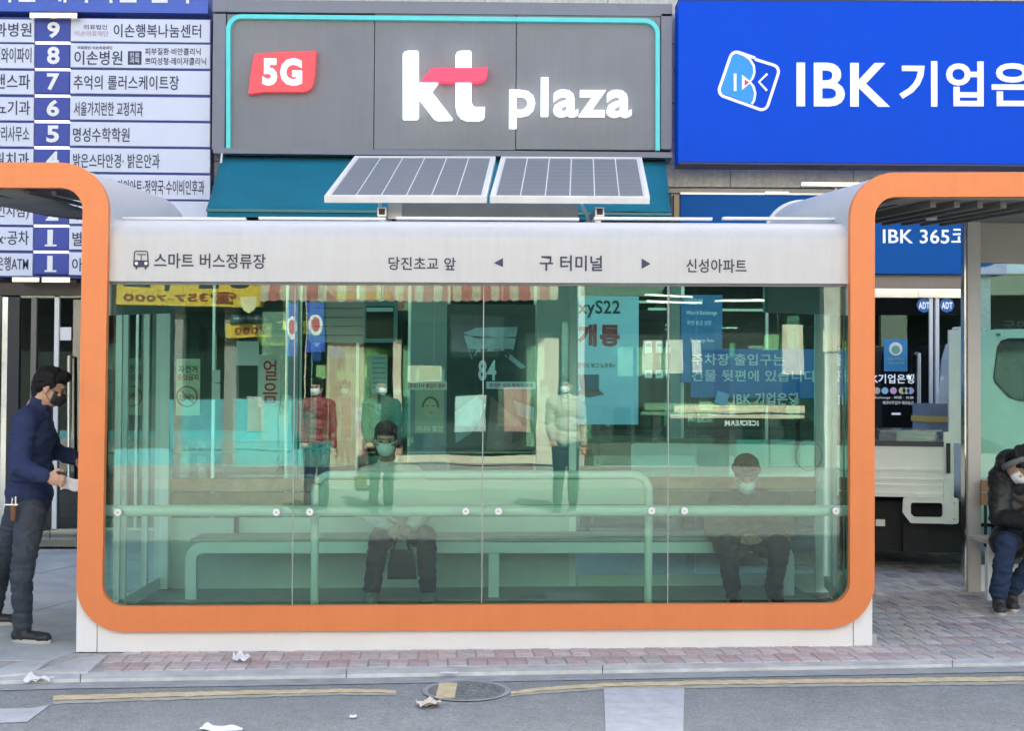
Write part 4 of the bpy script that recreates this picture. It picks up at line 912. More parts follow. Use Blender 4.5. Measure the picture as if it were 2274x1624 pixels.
# cab
cabp = [Vector(W.at(x, y, TY)) for x, y in ((2146, 1160), (2144, 960), (2150, 790), (2160, 752), (2178, 737), (2210, 731), (2480, 731), (2560, 800), (2610, 940), (2620, 1165), (2520, 1165), (2500, 1110), (2440, 1080), (2380, 1110), (2360, 1165))]
bm = prism(B(), [(p.x, p.y) for p in cabp], TY - .02, TY + 1.55)
for v in bm.verts:      # cab sides lean in towards the roof
    if v.co.z > 1.1: v.co.y += (v.co.z - 1.1) * .13 * (1 if v.co.y < TY + .5 else -1)
obj('cab', bm, TW, tk, bevel=.02)
wp = [(2206, 1e9), ]
win = [(2208, 775), (2216, 760), (2232, 755), (2268, 755), (2270, 888), (2250, 887), (2236, 880), (2206, 848), (2202, 836)]
def cabpoly(name, pts, m, off, par=tk):
    bm = B(); q = []
    for x, y in pts:
        u, z = W.at(x, y, TY - .02); yy = TY - .02 - off + max(0, z - 1.1) * .13
        u, z = W.at(x, y, yy); q.append((u, yy, z))
    f = bm.faces.new([bm.verts.new(p) for p in q]); g = bmesh.ops.extrude_face_region(bm, geom=[f])
    for v in g['geom']:
        if isinstance(v, bmesh.types.BMVert): v.co.y += off + .002
    return obj(name, bm, m, par)
seal = cabpoly('window_seal', [(x + (-3 if x < 2240 else 2), y + (-3 if y < 800 else 3)) for x, y in win], BLACKM, .006)
DG = M('dark cab glass', (.008, .02, .024), .06, spec=.6)
cabpoly('side_glass', win, DG, .010, seal)
cabpoly('door_glass', [(2276, 757), (2420, 757), (2440, 888), (2276, 888)], DG, .008)
cabpoly('door_seam', [(2271.5, 752), (2274, 752), (2274, 1150), (2271.5, 1150)], BLACKM, .004)
for x in (2208, 2272): cabpoly('roof_stud', [(x - 4, 741), (x + 4, 741), (x + 4, 747), (x - 4, 747)], M('green grey stud', (.15, .25, .24), .5), .01)
for cx_ in (1640, 2438):
    c_ = W.at(cx_, 1190, TY + .1); zc = .29 + GZ(c_[0])
    wl = obj('wheel', disc(B(), (c_[0], zc), .29, TY + .12, TY + .32, 32), BLACKM, tk, True, bevel=.015)
    obj('rim', disc(B(), (c_[0], zc), .17, TY + .105, TY + .12, 24), ALU, wl, True)
    obj('wheel', disc(B(), (c_[0], zc), .29, TY + 1.3, TY + 1.5, 32), BLACKM, tk, True, bevel=.015)
obj('mud_flap', pbox(W, TY + .1, 2005, 1165, 2060, 1228, .02, sh=0), BLACKM, tk)
cg = thing('wrapped_boards', 'stack of pale boards wrapped in clear plastic lying on the truck bed', 'boards')
for i, (x0, y0, x1, y1) in enumerate(((1990, 975, 2090, 981), (1990, 968, 2084, 975), (1992, 960, 2080, 968))):
    obj('board', pbox(W, TY + .15, x0, y0, x1, y1 - 1, .5, sh=0), M('cream board', (.6, .58, .52), .7, var=.1), cg)
obj('plastic_wrap', pbox(W, TY + .1, 1950, 955, 2092, 980, .6, sh=0), glass('plastic wrap', (.8, .84, .88), .16, .15), cg)
bx = thing('blue_crate', 'blue grey crate with a yellow stripe standing behind the truck bed rack', 'crate')
obj('crate_body', pbox(W, TY + .6, 2066, 897, 2106, 978, .5, sh=0), M('blue grey crate', (.20, .25, .32), .5), bx, bevel=.01)
obj('yellow_stripe', pbox(W, TY + .59, 2064, 925, 2108, 938, .52, sh=0), M('crate yellow', (.6, .42, .10), .5), bx)

# ================================================================== PEOPLE
def WP(px, py, Y): u, z = W.at(px, py, Y); return Vector((u, Y, z))
def cap(bm, a, b, ra, rb, n=14, k=4):
    a, b = Vector(a), Vector(b); d = (b - a); L = d.length or 1e-6; d = d / L
    ref = Vector((0, 0, 1)) if abs(d.z) < .9 else Vector((1, 0, 0)); u = d.cross(ref).normalized(); w_ = d.cross(u); rings = []
    for i in range(k): t = (i + .5) / (k) * PI / 2; rings.append((a - d * ra * math.cos(t), ra * math.sin(t)))
    rings.append((a, ra)); rings.append((b, rb))
    for i in range(k): t = PI / 2 - (i + .5) / (k) * PI / 2; rings.append((b + d * rb * math.cos(t), rb * math.sin(t)))
    V = [[bm.verts.new(c + (u * math.cos(j * 2 * PI / n) + w_ * math.sin(j * 2 * PI / n)) * r) for j in range(n)] for c, r in rings]
    for A, D in zip(V, V[1:]):
        for j in range(n): bm.faces.new((A[j], A[(j + 1) % n], D[(j + 1) % n], D[j]))
    bm.faces.new(V[0][::-1]); bm.faces.new(V[-1])
def ell(bm, c, r, R=None, n=14):
    mt = Matrix.Translation(Vector(c)) @ ((R.to_4x4()) if R else Matrix()) @ Matrix.Diagonal((*r, 1))
    bmesh.ops.create_uvsphere(bm, u_segments=n, v_segments=n - 4, radius=1, matrix=mt)
def basis(fwd, up=(0, 0, 1)):
    f = Vector(fwd).normalized(); u = Vector(up); r_ = f.cross(u).normalized(); u = r_.cross(f); return Matrix((r_, f, u)).transposed()
def solid(name, bm, vox, m, par, sm=3, amp=0., freq=9., seed=0., fine=0., stretch=(1, 1, 1)):
    bmesh.ops.recalc_face_normals(bm, faces=bm.faces[:])
    me = bpy.data.meshes.new(name); bm.to_mesh(me); bm.free(); o = bpy.data.objects.new(name, me); C.objects.link(o)
    md = o.modifiers.new('r', 'REMESH'); md.mode = 'VOXEL'; md.voxel_size = vox; md.use_smooth_shade = True
    if sm: s_ = o.modifiers.new('s', 'SMOOTH'); s_.iterations = sm; s_.factor = .5
    vl = bpy.context.view_layer; vl.update()
    me2 = bpy.data.meshes.new_from_object(o.evaluated_get(bpy.context.evaluated_depsgraph_get())); bpy.data.objects.remove(o); bpy.data.meshes.remove(me)
    if amp or fine:
        ns = [v.normal.copy() for v in me2.vertices]
        for v, n_ in zip(me2.vertices, ns):
            p = Vector((v.co.x * stretch[0], v.co.y * stretch[1], v.co.z * stretch[2])); d = 0
            if amp:
                q = p * freq + Vector((seed, 0, 0)); w1 = noise.noise(q + Vector((noise.noise(q * .6) * 1.5, 0, noise.noise(q * .5 + Vector((5, 5, 5))) * 1.5)))
                d += amp * (1 - 2.4 * abs(w1))
            if fine: d += fine * noise.noise(p * 45 + Vector((0, seed, 0)))
            v.co += n_ * d
    me2.name = name
    return obj(name, me2, m, par, 'all')
def hand(bm, wrist, d, palm, side, curl=.6, s=1.):
    """wrist point, direction of the fingers d, palm normal, thumb side vector"""
    d = Vector(d).normalized(); palm = Vector(palm); palm = (palm - d * palm.dot(d)).normalized(); t = Vector(side); t = (t - d * t.dot(d) - palm * t.dot(palm)).normalized()
    R = Matrix((t, d, palm)).transposed(); pc = Vector(wrist) + d * .045 * s
    ell(bm, pc, (.040 * s, .050 * s, .016 * s), R)
    for i, (off, ln) in enumerate(((.028, .072), (.010, .080), (-.010, .074), (-.028, .058))):
        p = Vector(wrist) + d * .085 * s + t * off * s; dd = d; r_ = .0095 * s
        for k in range(3):
            a = curl * (.6 + .5 * k) * (1 + i * .08); dd = (Matrix.Rotation(a if palm.dot(t.cross(d)) < 0 else -a, 3, t) @ dd)
            if dd.dot(palm) < -.0 and k == 0: pass
            q = p + dd * ln * s * (.42, .33, .25)[k]; cap(bm, p, q, r_, r_ * .9, 8, 2); p = q; r_ *= .92
    p = Vector(wrist) + d * .025 * s + t * .03 * s; q = p + (t * .7 + d * .7 + palm * .4).normalized() * .042 * s; cap(bm, p, q, .013 * s, .0115 * s, 8, 2); cap(bm, q, q + (d * .8 + palm * .5 - t * .1).normalized() * .032 * s, .011 * s, .0095 * s, 8, 2)
SKIN = M('warm skin', (.50, .30, .21), .55, var=.14, scale=28, bump=.25, bscale=90)
HAIR = M('black hair', (.010, .009, .010), .6, var=.4, scale=60, bump=1, bscale=110, spec=.25)
def person(label, J, top, legs, shoe, group=None, face=(0, -1, 0), mask='white', hat=None, coat=1., vox=.010, topn='jacket', hem=.0, hi=False, foot=(0, -1, 0), feet=None, hood=None, seed=0., collar=True, thick=1., wide=1.):
    root = thing('person', label, 'person', (J['pel'].x, J['pel'].y, 0), 0, group)
    inv = Vector(root.location)
    J = {k: v - inv for k, v in J.items()}
    ld = lambda a, b, t: J[a].lerp(J[b], t)
    Rh = basis(face); H = J['head']
    def h(x, y, z): return H + Rh @ Vector((x, y, z))
    # one continuous body
    bm = B()
    ell(bm, h(0, -.012, .03), (.073, .092, .095), Rh); ell(bm, h(0, .02, -.03), (.059, .068, .082), Rh); ell(bm, h(0, .036, -.078), (.040, .042, .032), Rh)
    cap(bm, h(0, .082, .004), h(0, .100, -.026), .009, .0135, 8, 2); ell(bm, h(0, .076, .03), (.046, .012, .010), Rh); ell(bm, h(0, .080, -.058), (.024, .010, .010), Rh)
    for s_ in (-1, 1): ell(bm, h(s_ * .073, -.008, -.008), (.010, .019, .031), Rh); ell(bm, h(s_ * .034, .070, -.02), (.022, .016, .018), Rh)
    cap(bm, h(0, -.02, -.05), J['neck'], .054, .062); cap(bm, J['neck'], ld('chest', 'pel', .2), .07, .10); cap(bm, J['chest'], J['pel'], .10, .10)
    cap(bm, J['shR'], J['shL'], .05, .05)
    for s_ in 'RL':
        cap(bm, J['sh' + s_], J['el' + s_], .046, .038); cap(bm, J['el' + s_], J['wr' + s_], .037, .027)
        cap(bm, J['hip' + s_], J['kn' + s_], .07, .05); cap(bm, J['pel'], J['hip' + s_], .08, .07); cap(bm, J['kn' + s_], J['an' + s_], .05, .036)
        d = (J['wr' + s_] - J['el' + s_]).normalized()
        pal = J.get('pal' + s_); 
        if pal is None: palv = Vector((0, 0, -1)) + d * .1
        else: palv = pal + inv
        sd_ = J.get('thm' + s_); sdv = (sd_ + inv) if sd_ is not None else Vector((-1 if s_ == 'L' else 1, 0, .3)) 
        hd = J.get('hd' + s_); hdv = (hd + inv) if hd is not None else d
        hand(bm, J['wr' + s_], hdv, palv, sdv, .55)
    solid('body', bm, .0052 if hi else .0065, SKIN, root, 2)
    # trousers
    bm = B(); R = basis((J['shR'] - J['shL']).cross(Vector((0, 0, 1))).normalized() if (J['shR'] - J['shL']).length else (0, 1, 0))
    ell(bm, J['pel'], (.175 * wide, .13, .13), R)
    for s_ in 'RL':
        hp = J['hip' + s_]; cap(bm, hp, J['kn' + s_], .098 * thick, .070 * thick); cap(bm, J['kn' + s_], ld('kn' + s_, 'an' + s_, .92), .069 * thick, .058 * thick); cap(bm, ld('kn' + s_, 'an' + s_, .8), J['an' + s_] + Vector((0, 0, .01)), .059 * thick, .060 * thick)
    solid('trousers', bm, .009, legs, root, 1, .009, 8, seed, 0, (1.2, 1.2, 2.4))
    # jacket or coat
    bm = B(); nk, ch, pe = J['neck'], J['chest'], J['pel']; c2 = coat
    cap(bm, nk - Vector((0, 0, .01)), ch, .075, .12); ell(bm, ch, (.185 * c2 * wide, .135 * c2, .17), R); ell(bm, ch.lerp(pe, .5), (.17 * c2 * wide, .135 * c2, .18), R); ell(bm, ch.lerp(pe, .9), (.18 * c2 * wide, .145 * c2, .13 + hem), R)
    for s_ in 'RL':
        cap(bm, nk.lerp(ch, .25), J['sh' + s_], .075, .078 * c2); cap(bm, J['sh' + s_], J['el' + s_], .078 * c2, .060 * c2); cap(bm, J['el' + s_], ld('el' + s_, 'wr' + s_, .93), .060 * c2, .042 * c2)
        if hem and coat > 1.05: cap(bm, J['hip' + s_], ld('hip' + s_, 'kn' + s_, .55), .125 * c2, .115 * c2)
    if collar: cap(bm, nk - Vector((0, 0, .015)), nk.lerp(h(0, -.02, -.06), .10), .078, .072)
    if hood == 'up': ell(bm, h(0, -.03, .02), (.115, .12, .13), Rh)
    elif hood:
        ell(bm, nk + Rh @ Vector((0, -.03, .075)), (.135, .10, .085), Rh); ell(bm, nk + Rh @ Vector((0, -.07, .0)), (.14, .09, .10), Rh)
    solid(topn, bm, .009, top, root, 1, .0105, 7, seed + 3, 0, (1.1, 1.1, 2.0))
    # shoes
    for s_ in 'RL':
        f = Vector((feet or {}).get(s_, foot)).normalized(); a = J['an' + s_]; gz = J['gr' + s_].z
        hl = Vector((a.x, a.y, gz + .042)) - f * .035; te = Vector((a.x, a.y, gz + .036)) + f * .165; Rf = basis(f)
        bm = B(); cap(bm, hl, te, .040, .034); cap(bm, a, hl + f * .05, .045, .045); ell(bm, te - f * .03, (.047, .05, .030), Rf)
        for v in bm.verts: v.co.z = max(v.co.z, gz + .016)
        so_ = solid('shoe', bm, .006, shoe, root, 1, fine=.002)
        bm = B(); pts = []
        for i in range(20):
            t = i * 2 * PI / 20; w_ = .046 * (1 if math.cos(t) > 0 else .84); pts.append(hl.lerp(te, .5) + f * .135 * math.cos(t) + f.cross(Vector((0, 0, 1))) * w_ * math.sin(t))
        A = [bm.verts.new((p.x, p.y, gz)) for p in pts]; D = [bm.verts.new((p.x, p.y, gz + .026)) for p in pts]; bm.faces.new(A[::-1]); bm.faces.new(D)
        for i in range(20): bm.faces.new((A[i], A[(i + 1) % 20], D[(i + 1) % 20], D[i]))
        obj('sole', bm, M('pale shoe sole', (.5, .48, .44), .7), so_, True)
    # hair
    bm = B()
    ell(bm, h(0, -.015, .072), (.081, .098, .062), Rh); ell(bm, h(0, -.055, .025), (.078, .066, .085), Rh); ell(bm, h(0, .045, .096), (.066, .052, .034), Rh)
    for s_ in (-1, 1): ell(bm, h(s_ * .062, -.015, .03), (.020, .052, .042), Rh)
    cap(bm, h(0, -.07, -.02), h(0, -.06, -.06), .05, .04)
    solid('hair', bm, .006, HAIR, root, 1, .004, 26, seed, .006)
    if hat:
        bm = B(); ell(bm, h(0, -.015, .085), (.092, .108, .075), Rh); ell(bm, h(0, -.045, .05), (.092, .085, .07), Rh); solid('knit_cap', bm, .008, hat, root, 2, .002, 30, 0, .002)
        bm = B(); ring = [h(.092 * math.cos(t * PI / 12), -.018 + .104 * math.sin(t * PI / 12), .052) for t in range(25)]; tube(bm, ring, .014, 8, False); obj('cap_brim', bm, hat, root, True)
    if hood:
        bm = B(); tube(bm, [h(.098 * math.cos(t * PI / 12), -.02 + .02 * math.sin(t * PI / 12), .01 + .118 * math.sin(t * PI / 12)) for t in range(-5, 18)], .022, 10); obj('hood_lining', bm, M('grey hood lining', (.16, .17, .18), .9), root, True)
    for s_ in (-1, 1):
        bm = B(); ell(bm, h(s_ * .031, .080, .006), (.013, .006, .006), Rh, 10); obj('eye', bm, M('dark eye', (.02, .015, .012), .3), root, True)
        bm = B(); ell(bm, h(s_ * .032, .083, .026), (.019, .005, .004), Rh, 10); obj('eyebrow', bm, HAIR, root, True)
    if mask:
        mm = {'white': M('white face mask', (.78, .82, .84), .7), 'black': M('black face mask', (.015, .015, .018), .7)}[mask]
        bm = B(); G = []
        for i in range(13):
            a = (i / 12 - .5) * 2.5; row = []
            for j in range(8):
                t = j / 7; z = -.004 - .092 * t; rr = .093 + .020 * math.sin(PI * min(1, t * 1.15)) * math.cos(a); edge_ = 1 - .15 * abs(a) * abs(t - .5) * 2
                row.append(bm.verts.new(h(math.sin(a) * .070 * edge_, .012 + math.cos(a) * rr * .95 - .004 * t, z * (1 - .10 * abs(a)))))
            G.append(row)
        for i in range(12):
            for j in range(7): bm.faces.new((G[i][j], G[i + 1][j], G[i + 1][j + 1], G[i][j + 1]))
        mo = obj('face_mask', bm, mm, root, 'all'); mo.modifiers.new('s', 'SOLIDIFY').thickness = .003
        for s_ in (-1, 1): obj('ear_loop', tube(B(), [h(s_ * .062, .045, -.015), h(s_ * .078, .005, .022), h(s_ * .078, -.016, .01), h(s_ * .075, -.01, -.03), h(s_ * .06, .03, -.07)], .0018, 6), mm, mo, True)
    return root
def gr_at(p): return Vector((p.x, p.y, GZ(p.x)))

# the standing man on the left
NAVY = M('navy sweater knit', (.016, .028, .088), .85, var=.12, bump=.7, bscale=26)
JEAN = M('dark grey work trousers', (.040, .052, .072), .85, var=.25, scale=10, bump=1, bscale=22)
J = dict(head=WP(113, 862, 7.86), neck=WP(84, 905, 7.86), chest=WP(74, 968, 7.86), pel=WP(64, 1112, 7.88), shR=WP(56, 938, 7.70), shL=WP(86, 940, 8.03),
         elR=WP(40, 1035, 7.60), wrR=WP(104, 1062, 7.55), elL=WP(118, 1000, 8.12), wrL=WP(172, 1020, 8.05), hipR=WP(68, 1140, 7.77), hipL=WP(46, 1130, 7.99),
         knR=WP(48, 1280, 7.70), anR=WP(50, 1394, 7.79), knL=WP(2, 1258, 8.20), anL=WP(-14, 1360, 8.36),
         palR=Vector((-.2, .9, .1)), thmR=Vector((0, .2, 1)), hdR=Vector((.95, -.1, -.15)))
J['grR'] = gr_at(J['anR']); J['grL'] = gr_at(J['anL'])
man = person('man in navy sweater standing left of the shelter holding a paper slip', J, NAVY, JEAN, M('black shoe', (.02, .022, .025), .5), face=(.92, .12, -.34), mask='black', hi=True, topn='sweater', feet={'R': (1, -.25, 0), 'L': (1, .05, 0)}, seed=1.7, coat=.96, thick=.90, wide=.92)
rl = Vector(man.location)
hb = WP(30, 1128, 7.66) - rl
bm = B(); cap(bm, hb, hb + Vector((.0, 0, -.07)), .020, .017); obj('tool_pouch', bm, M('brown leather pouch', (.16, .07, .035), .6), man, True)
bm = B(); tube(bm, [hb + Vector((-.012, 0, .01)), hb + Vector((-.005, 0, .06))], .006, 8); tube(bm, [hb + Vector((.014, 0, .01)), hb + Vector((.012, 0, .068))], .006, 8); o = obj('tool_handles', bm, STEEL, man, True); o['kind'] = 'stuff'
bm = B(); box(bm, hb.x - .05, hb.x + .03, hb.y - .012, hb.y - .004, hb.z + .015, hb.z + .022); obj('belt_clip', bm, STEEL, man)
t = thing('paper_slip', 'crumpled white paper slip in the hand of the man on the left', 'paper', tuple(WP(150, 1078, 7.56)))
bm = B(); G = [[bm.verts.new((-.045 + i * .022, .01 * math.sin(i * 1.3 + j), -.03 + j * .018 + .008 * math.sin(i * 1.1))) for j in range(5)] for i in range(7)]
for i in range(6):
    for j in range(4): bm.faces.new((G[i][j], G[i + 1][j], G[i + 1][j + 1], G[i][j + 1]))
obj('sheet', bm, lit, t, 'all').modifiers.new('s', 'SOLIDIFY').thickness = .002

# seated man in pale jacket, behind the glass
fl = lambda p, z=.06: Vector((p.x, p.y, z + GZ(p.x)))
J = dict(head=WP(857, 978, 9.02), neck=WP(862, 1034, 9.14), chest=WP(870, 1085, 9.22), pel=WP(890, 1178, 9.36), shR=WP(815, 1060, 9.18), shL=WP(918, 1060, 9.2),
         elR=WP(812, 1135, 9.12), elL=WP(950, 1130, 9.12), wrR=WP(862, 1172, 8.86), wrL=WP(912, 1170, 8.86), hipR=WP(865, 1190, 9.3), hipL=WP(918, 1190, 9.3),
         knR=WP(842, 1196, 8.86), knL=WP(947, 1192, 8.86), anR=WP(826, 1308, 8.90), anL=WP(950, 1306, 8.88), palR=Vector((.6, .3, -.5)), palL=Vector((-.6, .3, -.5)), hdR=Vector((.75, -.3, -.6)), hdL=Vector((-.75, -.3, -.6)), thmR=Vector((.2, .3, .9)), thmL=Vector((-.2, .3, .9)))
J['grR'] = fl(J['anR']); J['grL'] = fl(J['anL'])
person('seated man in pale jacket and black trousers with white mask behind the second pane', J, M('pale beige jacket', (.72, .66, .62), .8, var=.1), M('black trousers', (.012, .013, .015), .85, var=.2), M('grey sports shoe', (.22, .24, .25), .7), face=(.04, -.95, -.18), seed=4, coat=1.02)
bg_ = thing('black_handbag', 'black cloth handbag hanging from the hands of the seated man', 'bag', tuple(WP(892, 1250, 8.78)))
bm = B(); vs = [(-.10, -.04, -.11), (.11, -.04, -.11), (.11, .04, -.11), (-.10, .04, -.11), (-.075, -.025, .09), (.08, -.025, .09), (.08, .025, .09), (-.075, .025, .09)]
V = [bm.verts.new(v) for v in vs]
for f in ((0, 3, 2, 1), (4, 5, 6, 7), (0, 1, 5, 4), (1, 2, 6, 5), (2, 3, 7, 6), (3, 0, 4, 7)): bm.faces.new([V[i] for i in f])
bmesh.ops.subdivide_edges(bm, edges=bm.edges[:], cuts=6, use_grid_fill=True)
for v in bm.verts: v.co += Vector((noise.noise(v.co * 12), noise.noise(v.co * 12 + Vector((3, 3, 3))), 0)) * .012
obj('bag_body', bm, M('black bag cloth', (.015, .016, .018), .8), bg_, 'all')
for y in (-.02, .02): obj('handle', tube(B(), [(-.06, y, .08), (-.03, y, .17), (.0, y, .19), (.03, y, .17), (.06, y, .08)], .008, 8), M('black bag cloth', (.015, .016, .018), .8), bg_, True)

# seated woman in brown coat
J = dict(head=WP(1657, 1058, 8.98), neck=WP(1660, 1100, 9.13), chest=WP(1663, 1140, 9.22), pel=WP(1665, 1188, 9.36), shR=WP(1598, 1122, 9.2), shL=WP(1728, 1122, 9.2),
         elR=WP(1586, 1178, 9.10), elL=WP(1744, 1178, 9.10), wrR=WP(1640, 1196, 8.9), wrL=WP(1690, 1196, 8.9), hipR=WP(1636, 1192, 9.3), hipL=WP(1694, 1192, 9.3),
         knR=WP(1614, 1214, 8.84), knL=WP(1732, 1214, 8.84), anR=WP(1626, 1306, 8.92), anL=WP(1718, 1306, 8.92), palR=Vector((.3, .5, -.6)), palL=Vector((-.3, .5, -.6)), hdR=Vector((.9, -.2, -.2)), hdL=Vector((-.9, -.2, -.2)))
J['grR'] = fl(J['anR']); J['grL'] = fl(J['anL'])
BR = M('brown quilted coat', (.13, .065, .04), .8, var=.15)
person('seated person in a brown coat and knit cap with white mask behind the right pane', J, BR, M('black trousers', (.018, .019, .022), .85), M('dark winter shoe', (.03, .028, .028), .7), face=(-.05, -.9, -.38), hat=M('brown knit cap', (.10, .06, .045), .9, bump=.5, bscale=200), seed=9, coat=1.16, hem=.02, topn='coat', wide=1.12)

# bent man in black puffer at the right edge
J = dict(head=WP(2268, 1034, 8.76), neck=WP(2256, 1046, 9.0), chest=WP(2262, 1112, 9.12), pel=WP(2275, 1198, 9.34), shR=WP(2224, 1060, 9.06), shL=WP(2320, 1064, 9.06),
         elR=WP(2218, 1148, 8.98), elL=WP(2330, 1150, 8.95), wrR=WP(2290, 1165, 8.74), wrL=WP(2318, 1165, 8.74), hipR=WP(2246, 1200, 9.3), hipL=WP(2300, 1200, 9.3),
         knR=WP(2234, 1205, 8.84), knL=WP(2330, 1205, 8.84), anR=WP(2218, 1320, 8.86), anL=WP(2246, 1312, 9.0), palR=Vector((.2, .3, 1)), palL=Vector((-.2, .3, 1)), hdR=Vector((.8, -.4, .1)), hdL=Vector((-.8, -.4, .1)))
J['grR'] = gr_at(J['anR']); J['grL'] = gr_at(J['anL'])
PUF = M('black puffer nylon', (.014, .017, .019), .5, var=.2)
person('man in black hooded puffer bent over on the bench at the right edge', J, PUF, M('navy trousers', (.012, .028, .075), .85, var=.15), M('black grey trainer', (.03, .03, .03), .6), face=(.35, -.45, -.95), hat=M('black knit cap', (.015, .016, .018), .9), hood='down', seed=12, coat=1.12, hem=.03, topn='coat', foot=(-.3, -1, 0), thick=1.02)

# ================================================================== THE FAR SIDE OF THE STREET (seen mirrored in the shelter glass)
OV = 16.6
ob = thing('shop_row', 'sunlit row of shops across the street reflected in the shelter glass', 'building', O.o, O.ang)
oc = M('cream render far shops', (.48, .46, .41), .8, var=.12)
def ofx(name, x0, y0, x1, y1, m, v=OV, t_=.1, par=ob, bev=0.): return obj(name, pbox(O, v, x0, y0, x1, y1, t_), m, par, bevel=bev)
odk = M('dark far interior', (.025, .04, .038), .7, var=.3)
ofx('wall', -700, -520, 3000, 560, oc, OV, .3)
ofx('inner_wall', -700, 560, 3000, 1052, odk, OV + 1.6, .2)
for x0, x1, c_ in ((-500, -440, 0), (150, 232, 0), (384, 402, 1), (494, 522, 1), (722, 806, 2), (1286, 1300, 0), (1836, 1900, 0), (2150, 2230, 0), (2650, 2720, 0)):
    ofx('pillar', x0, 560, x1, 1052, (oc, M('far grey pillar', (.26, .27, .25), .7), M('far tan pillar', (.45, .38, .26), .7))[c_], OV - .02, .3)
ofx('sill', -700, 1000, 872, 1052, M('far teal panel', (.10, .36, .42), .6), OV + .02, .2); ofx('teal_panel', 372, 888, 646, 1000, M('far teal panel', (.10, .36, .42), .6), OV - .01, .2)
ofx('sill', 1300, 985, 1836, 1052, M('far counter dark', (.08, .09, .07), .6), OV + .02, .2)
cream = M('cream window frame', (.62, .57, .44), .6)
for a in ((872, 752, 890, 1030), (1194, 752, 1240, 1030), (890, 1014, 1194, 1030)): ofx('window_frame', *a, cream, OV - .08, .12, bev=.01)
ofx('window_frame', 1742, 722, 1788, 832, cream, OV - .05, .1); ofx('window_frame', 1832, 735, 1890, 780, cream, OV - .05, .1)
gm = M('far green strip', (.30, .50, .22), .6)
for i, (x0, y0, x1, y1, c_) in enumerate(((700, 812, 812, 842, (.25, .48, .2)), (905, 812, 980, 850, (.42, .42, .3)), (1000, 700, 1120, 780, (.16, .22, .25)), (1010, 880, 1080, 960, (.4, .5, .5)), (1120, 860, 1180, 960, (.35, .2, .17)), (1430, 755, 1470, 830, (.6, .6, .5)), (1480, 755, 1520, 830, (.6, .6, .5)), (1540, 755, 1560, 830, (.6, .6, .5)), (1700, 745, 1740, 780, (.2, .42, .2)), (1500, 900, 1790, 918, (.62, .55, .40)), (1490, 922, 1790, 931, (.58, .52, .40)), (545, 880, 580, 960, (.35, .38, .33)))):
    ofx('shop_notice', x0, y0, x1, y1, M('far notice %d' % i, c_, .6, var=.15), OV + .1 if i != 11 else OV - .03, .04)
for a in ((1436, 655, 1540, 659), (1440, 668, 1560, 672), (1590, 664, 1700, 668)): ofx('lit_tube', *a, M('far lit tube', (.9, .9, .8), emis=5, ecol=(1, .98, .85)), OV + .5, .04)
t = obj('shop_lettering', ptext(O, OV - .02, 'ICECREAM', 1612, 936, 1690, 950, .01, .02), WL, ob)
# yellow sign
ys = thing('yellow_phone_sign', 'yellow shop sign with a phone number across the street', 'sign', O.o, O.ang)
obj('board', pbox(O, OV - .3, 254, 540, 582, 677, .25), M('yellow sign board', (.62, .45, .05), .5, var=.05), ys)
obj('sign_lettering', ptext(O, OV - .302, '☎357-7000', 272, 648, 520, 671, .01, .02), M('maroon sign print', (.22, .04, .03), .5), ys)
obj('sign_lettering', ptext(O, OV - .302, '상담 무료', 272, 585, 560, 640, .01, .04), BLACKI, ys)
y2 = thing('small_yellow_sign', 'small yellow sign hanging under the yellow phone sign across the street', 'sign', O.o, O.ang)
obj('board', pbox(O, OV - .2, 497, 719, 602, 750, .1), M('yellow sign board', (.62, .45, .05), .5), y2); obj('sign_lettering', ptext(O, OV - .203, '7000', 518, 727, 590, 743, .01, .02), M('maroon sign print', (.22, .04, .03), .5), y2)
y3 = thing('eyewear_sign', 'dark teal sign with white eyes lettering above the small yellow sign', 'sign', O.o, O.ang)
obj('board', pbox(O, OV - .25, 508, 696, 590, 717, .1), M('dark teal board', (.02, .10, .11), .5), y3); obj('sign_lettering', ptext(O, OV - .253, 'Good eyes', 516, 700, 580, 712, .01, .01), WH_, y3)
y4 = thing('shield_sign', 'pale yellow shield shaped sign above the eyewear sign', 'sign', O.o, O.ang)
obj('board', ppoly(O, OV - .6, [(530, 657), (568, 657), (567, 672), (561, 685), (549, 693), (537, 685), (531, 672)], .05), M('pale yellow shield', (.68, .66, .38), .5), y4)
# striped awning
sa = thing('striped_awning', 'red and cream striped scalloped awning across the street', 'awning', O.o, O.ang)
rd_, cr_ = M('faded red stripe', (.36, .14, .12), .8), M('cream stripe', (.42, .38, .28), .8)
x = 576; i = 0
while x < 1236:
    w_ = 24 if i % 2 else 19; bm = B(); a, b = O.at(x, 600, OV - .9), O.at(x + w_, 600, OV - .9); zt_ = O.at(x, 600, OV)[1]; z1_ = O.at(x, 648, OV - .9)[1]; z0_ = O.at(x, 668, OV - .9)[1]
    q = [bm.verts.new(p) for p in ((a[0], -OV, zt_ + .5), (b[0], -OV, zt_ + .5), (b[0], -OV + .9, z1_), (a[0], -OV + .9, z1_))]; bm.faces.new(q)
    m_ = (a[0] + b[0]) / 2; e = [bm.verts.new(p) for p in ((a[0], -OV + .91, z0_ + .03), (m_, -OV + .91, z0_), (b[0], -OV + .91, z0_ + .03))]; bm.faces.new((q[3], q[2], e[2], e[1], e[0]))
    obj('stripe', bm, rd_ if i % 2 else cr_, sa); x += w_; i += 1
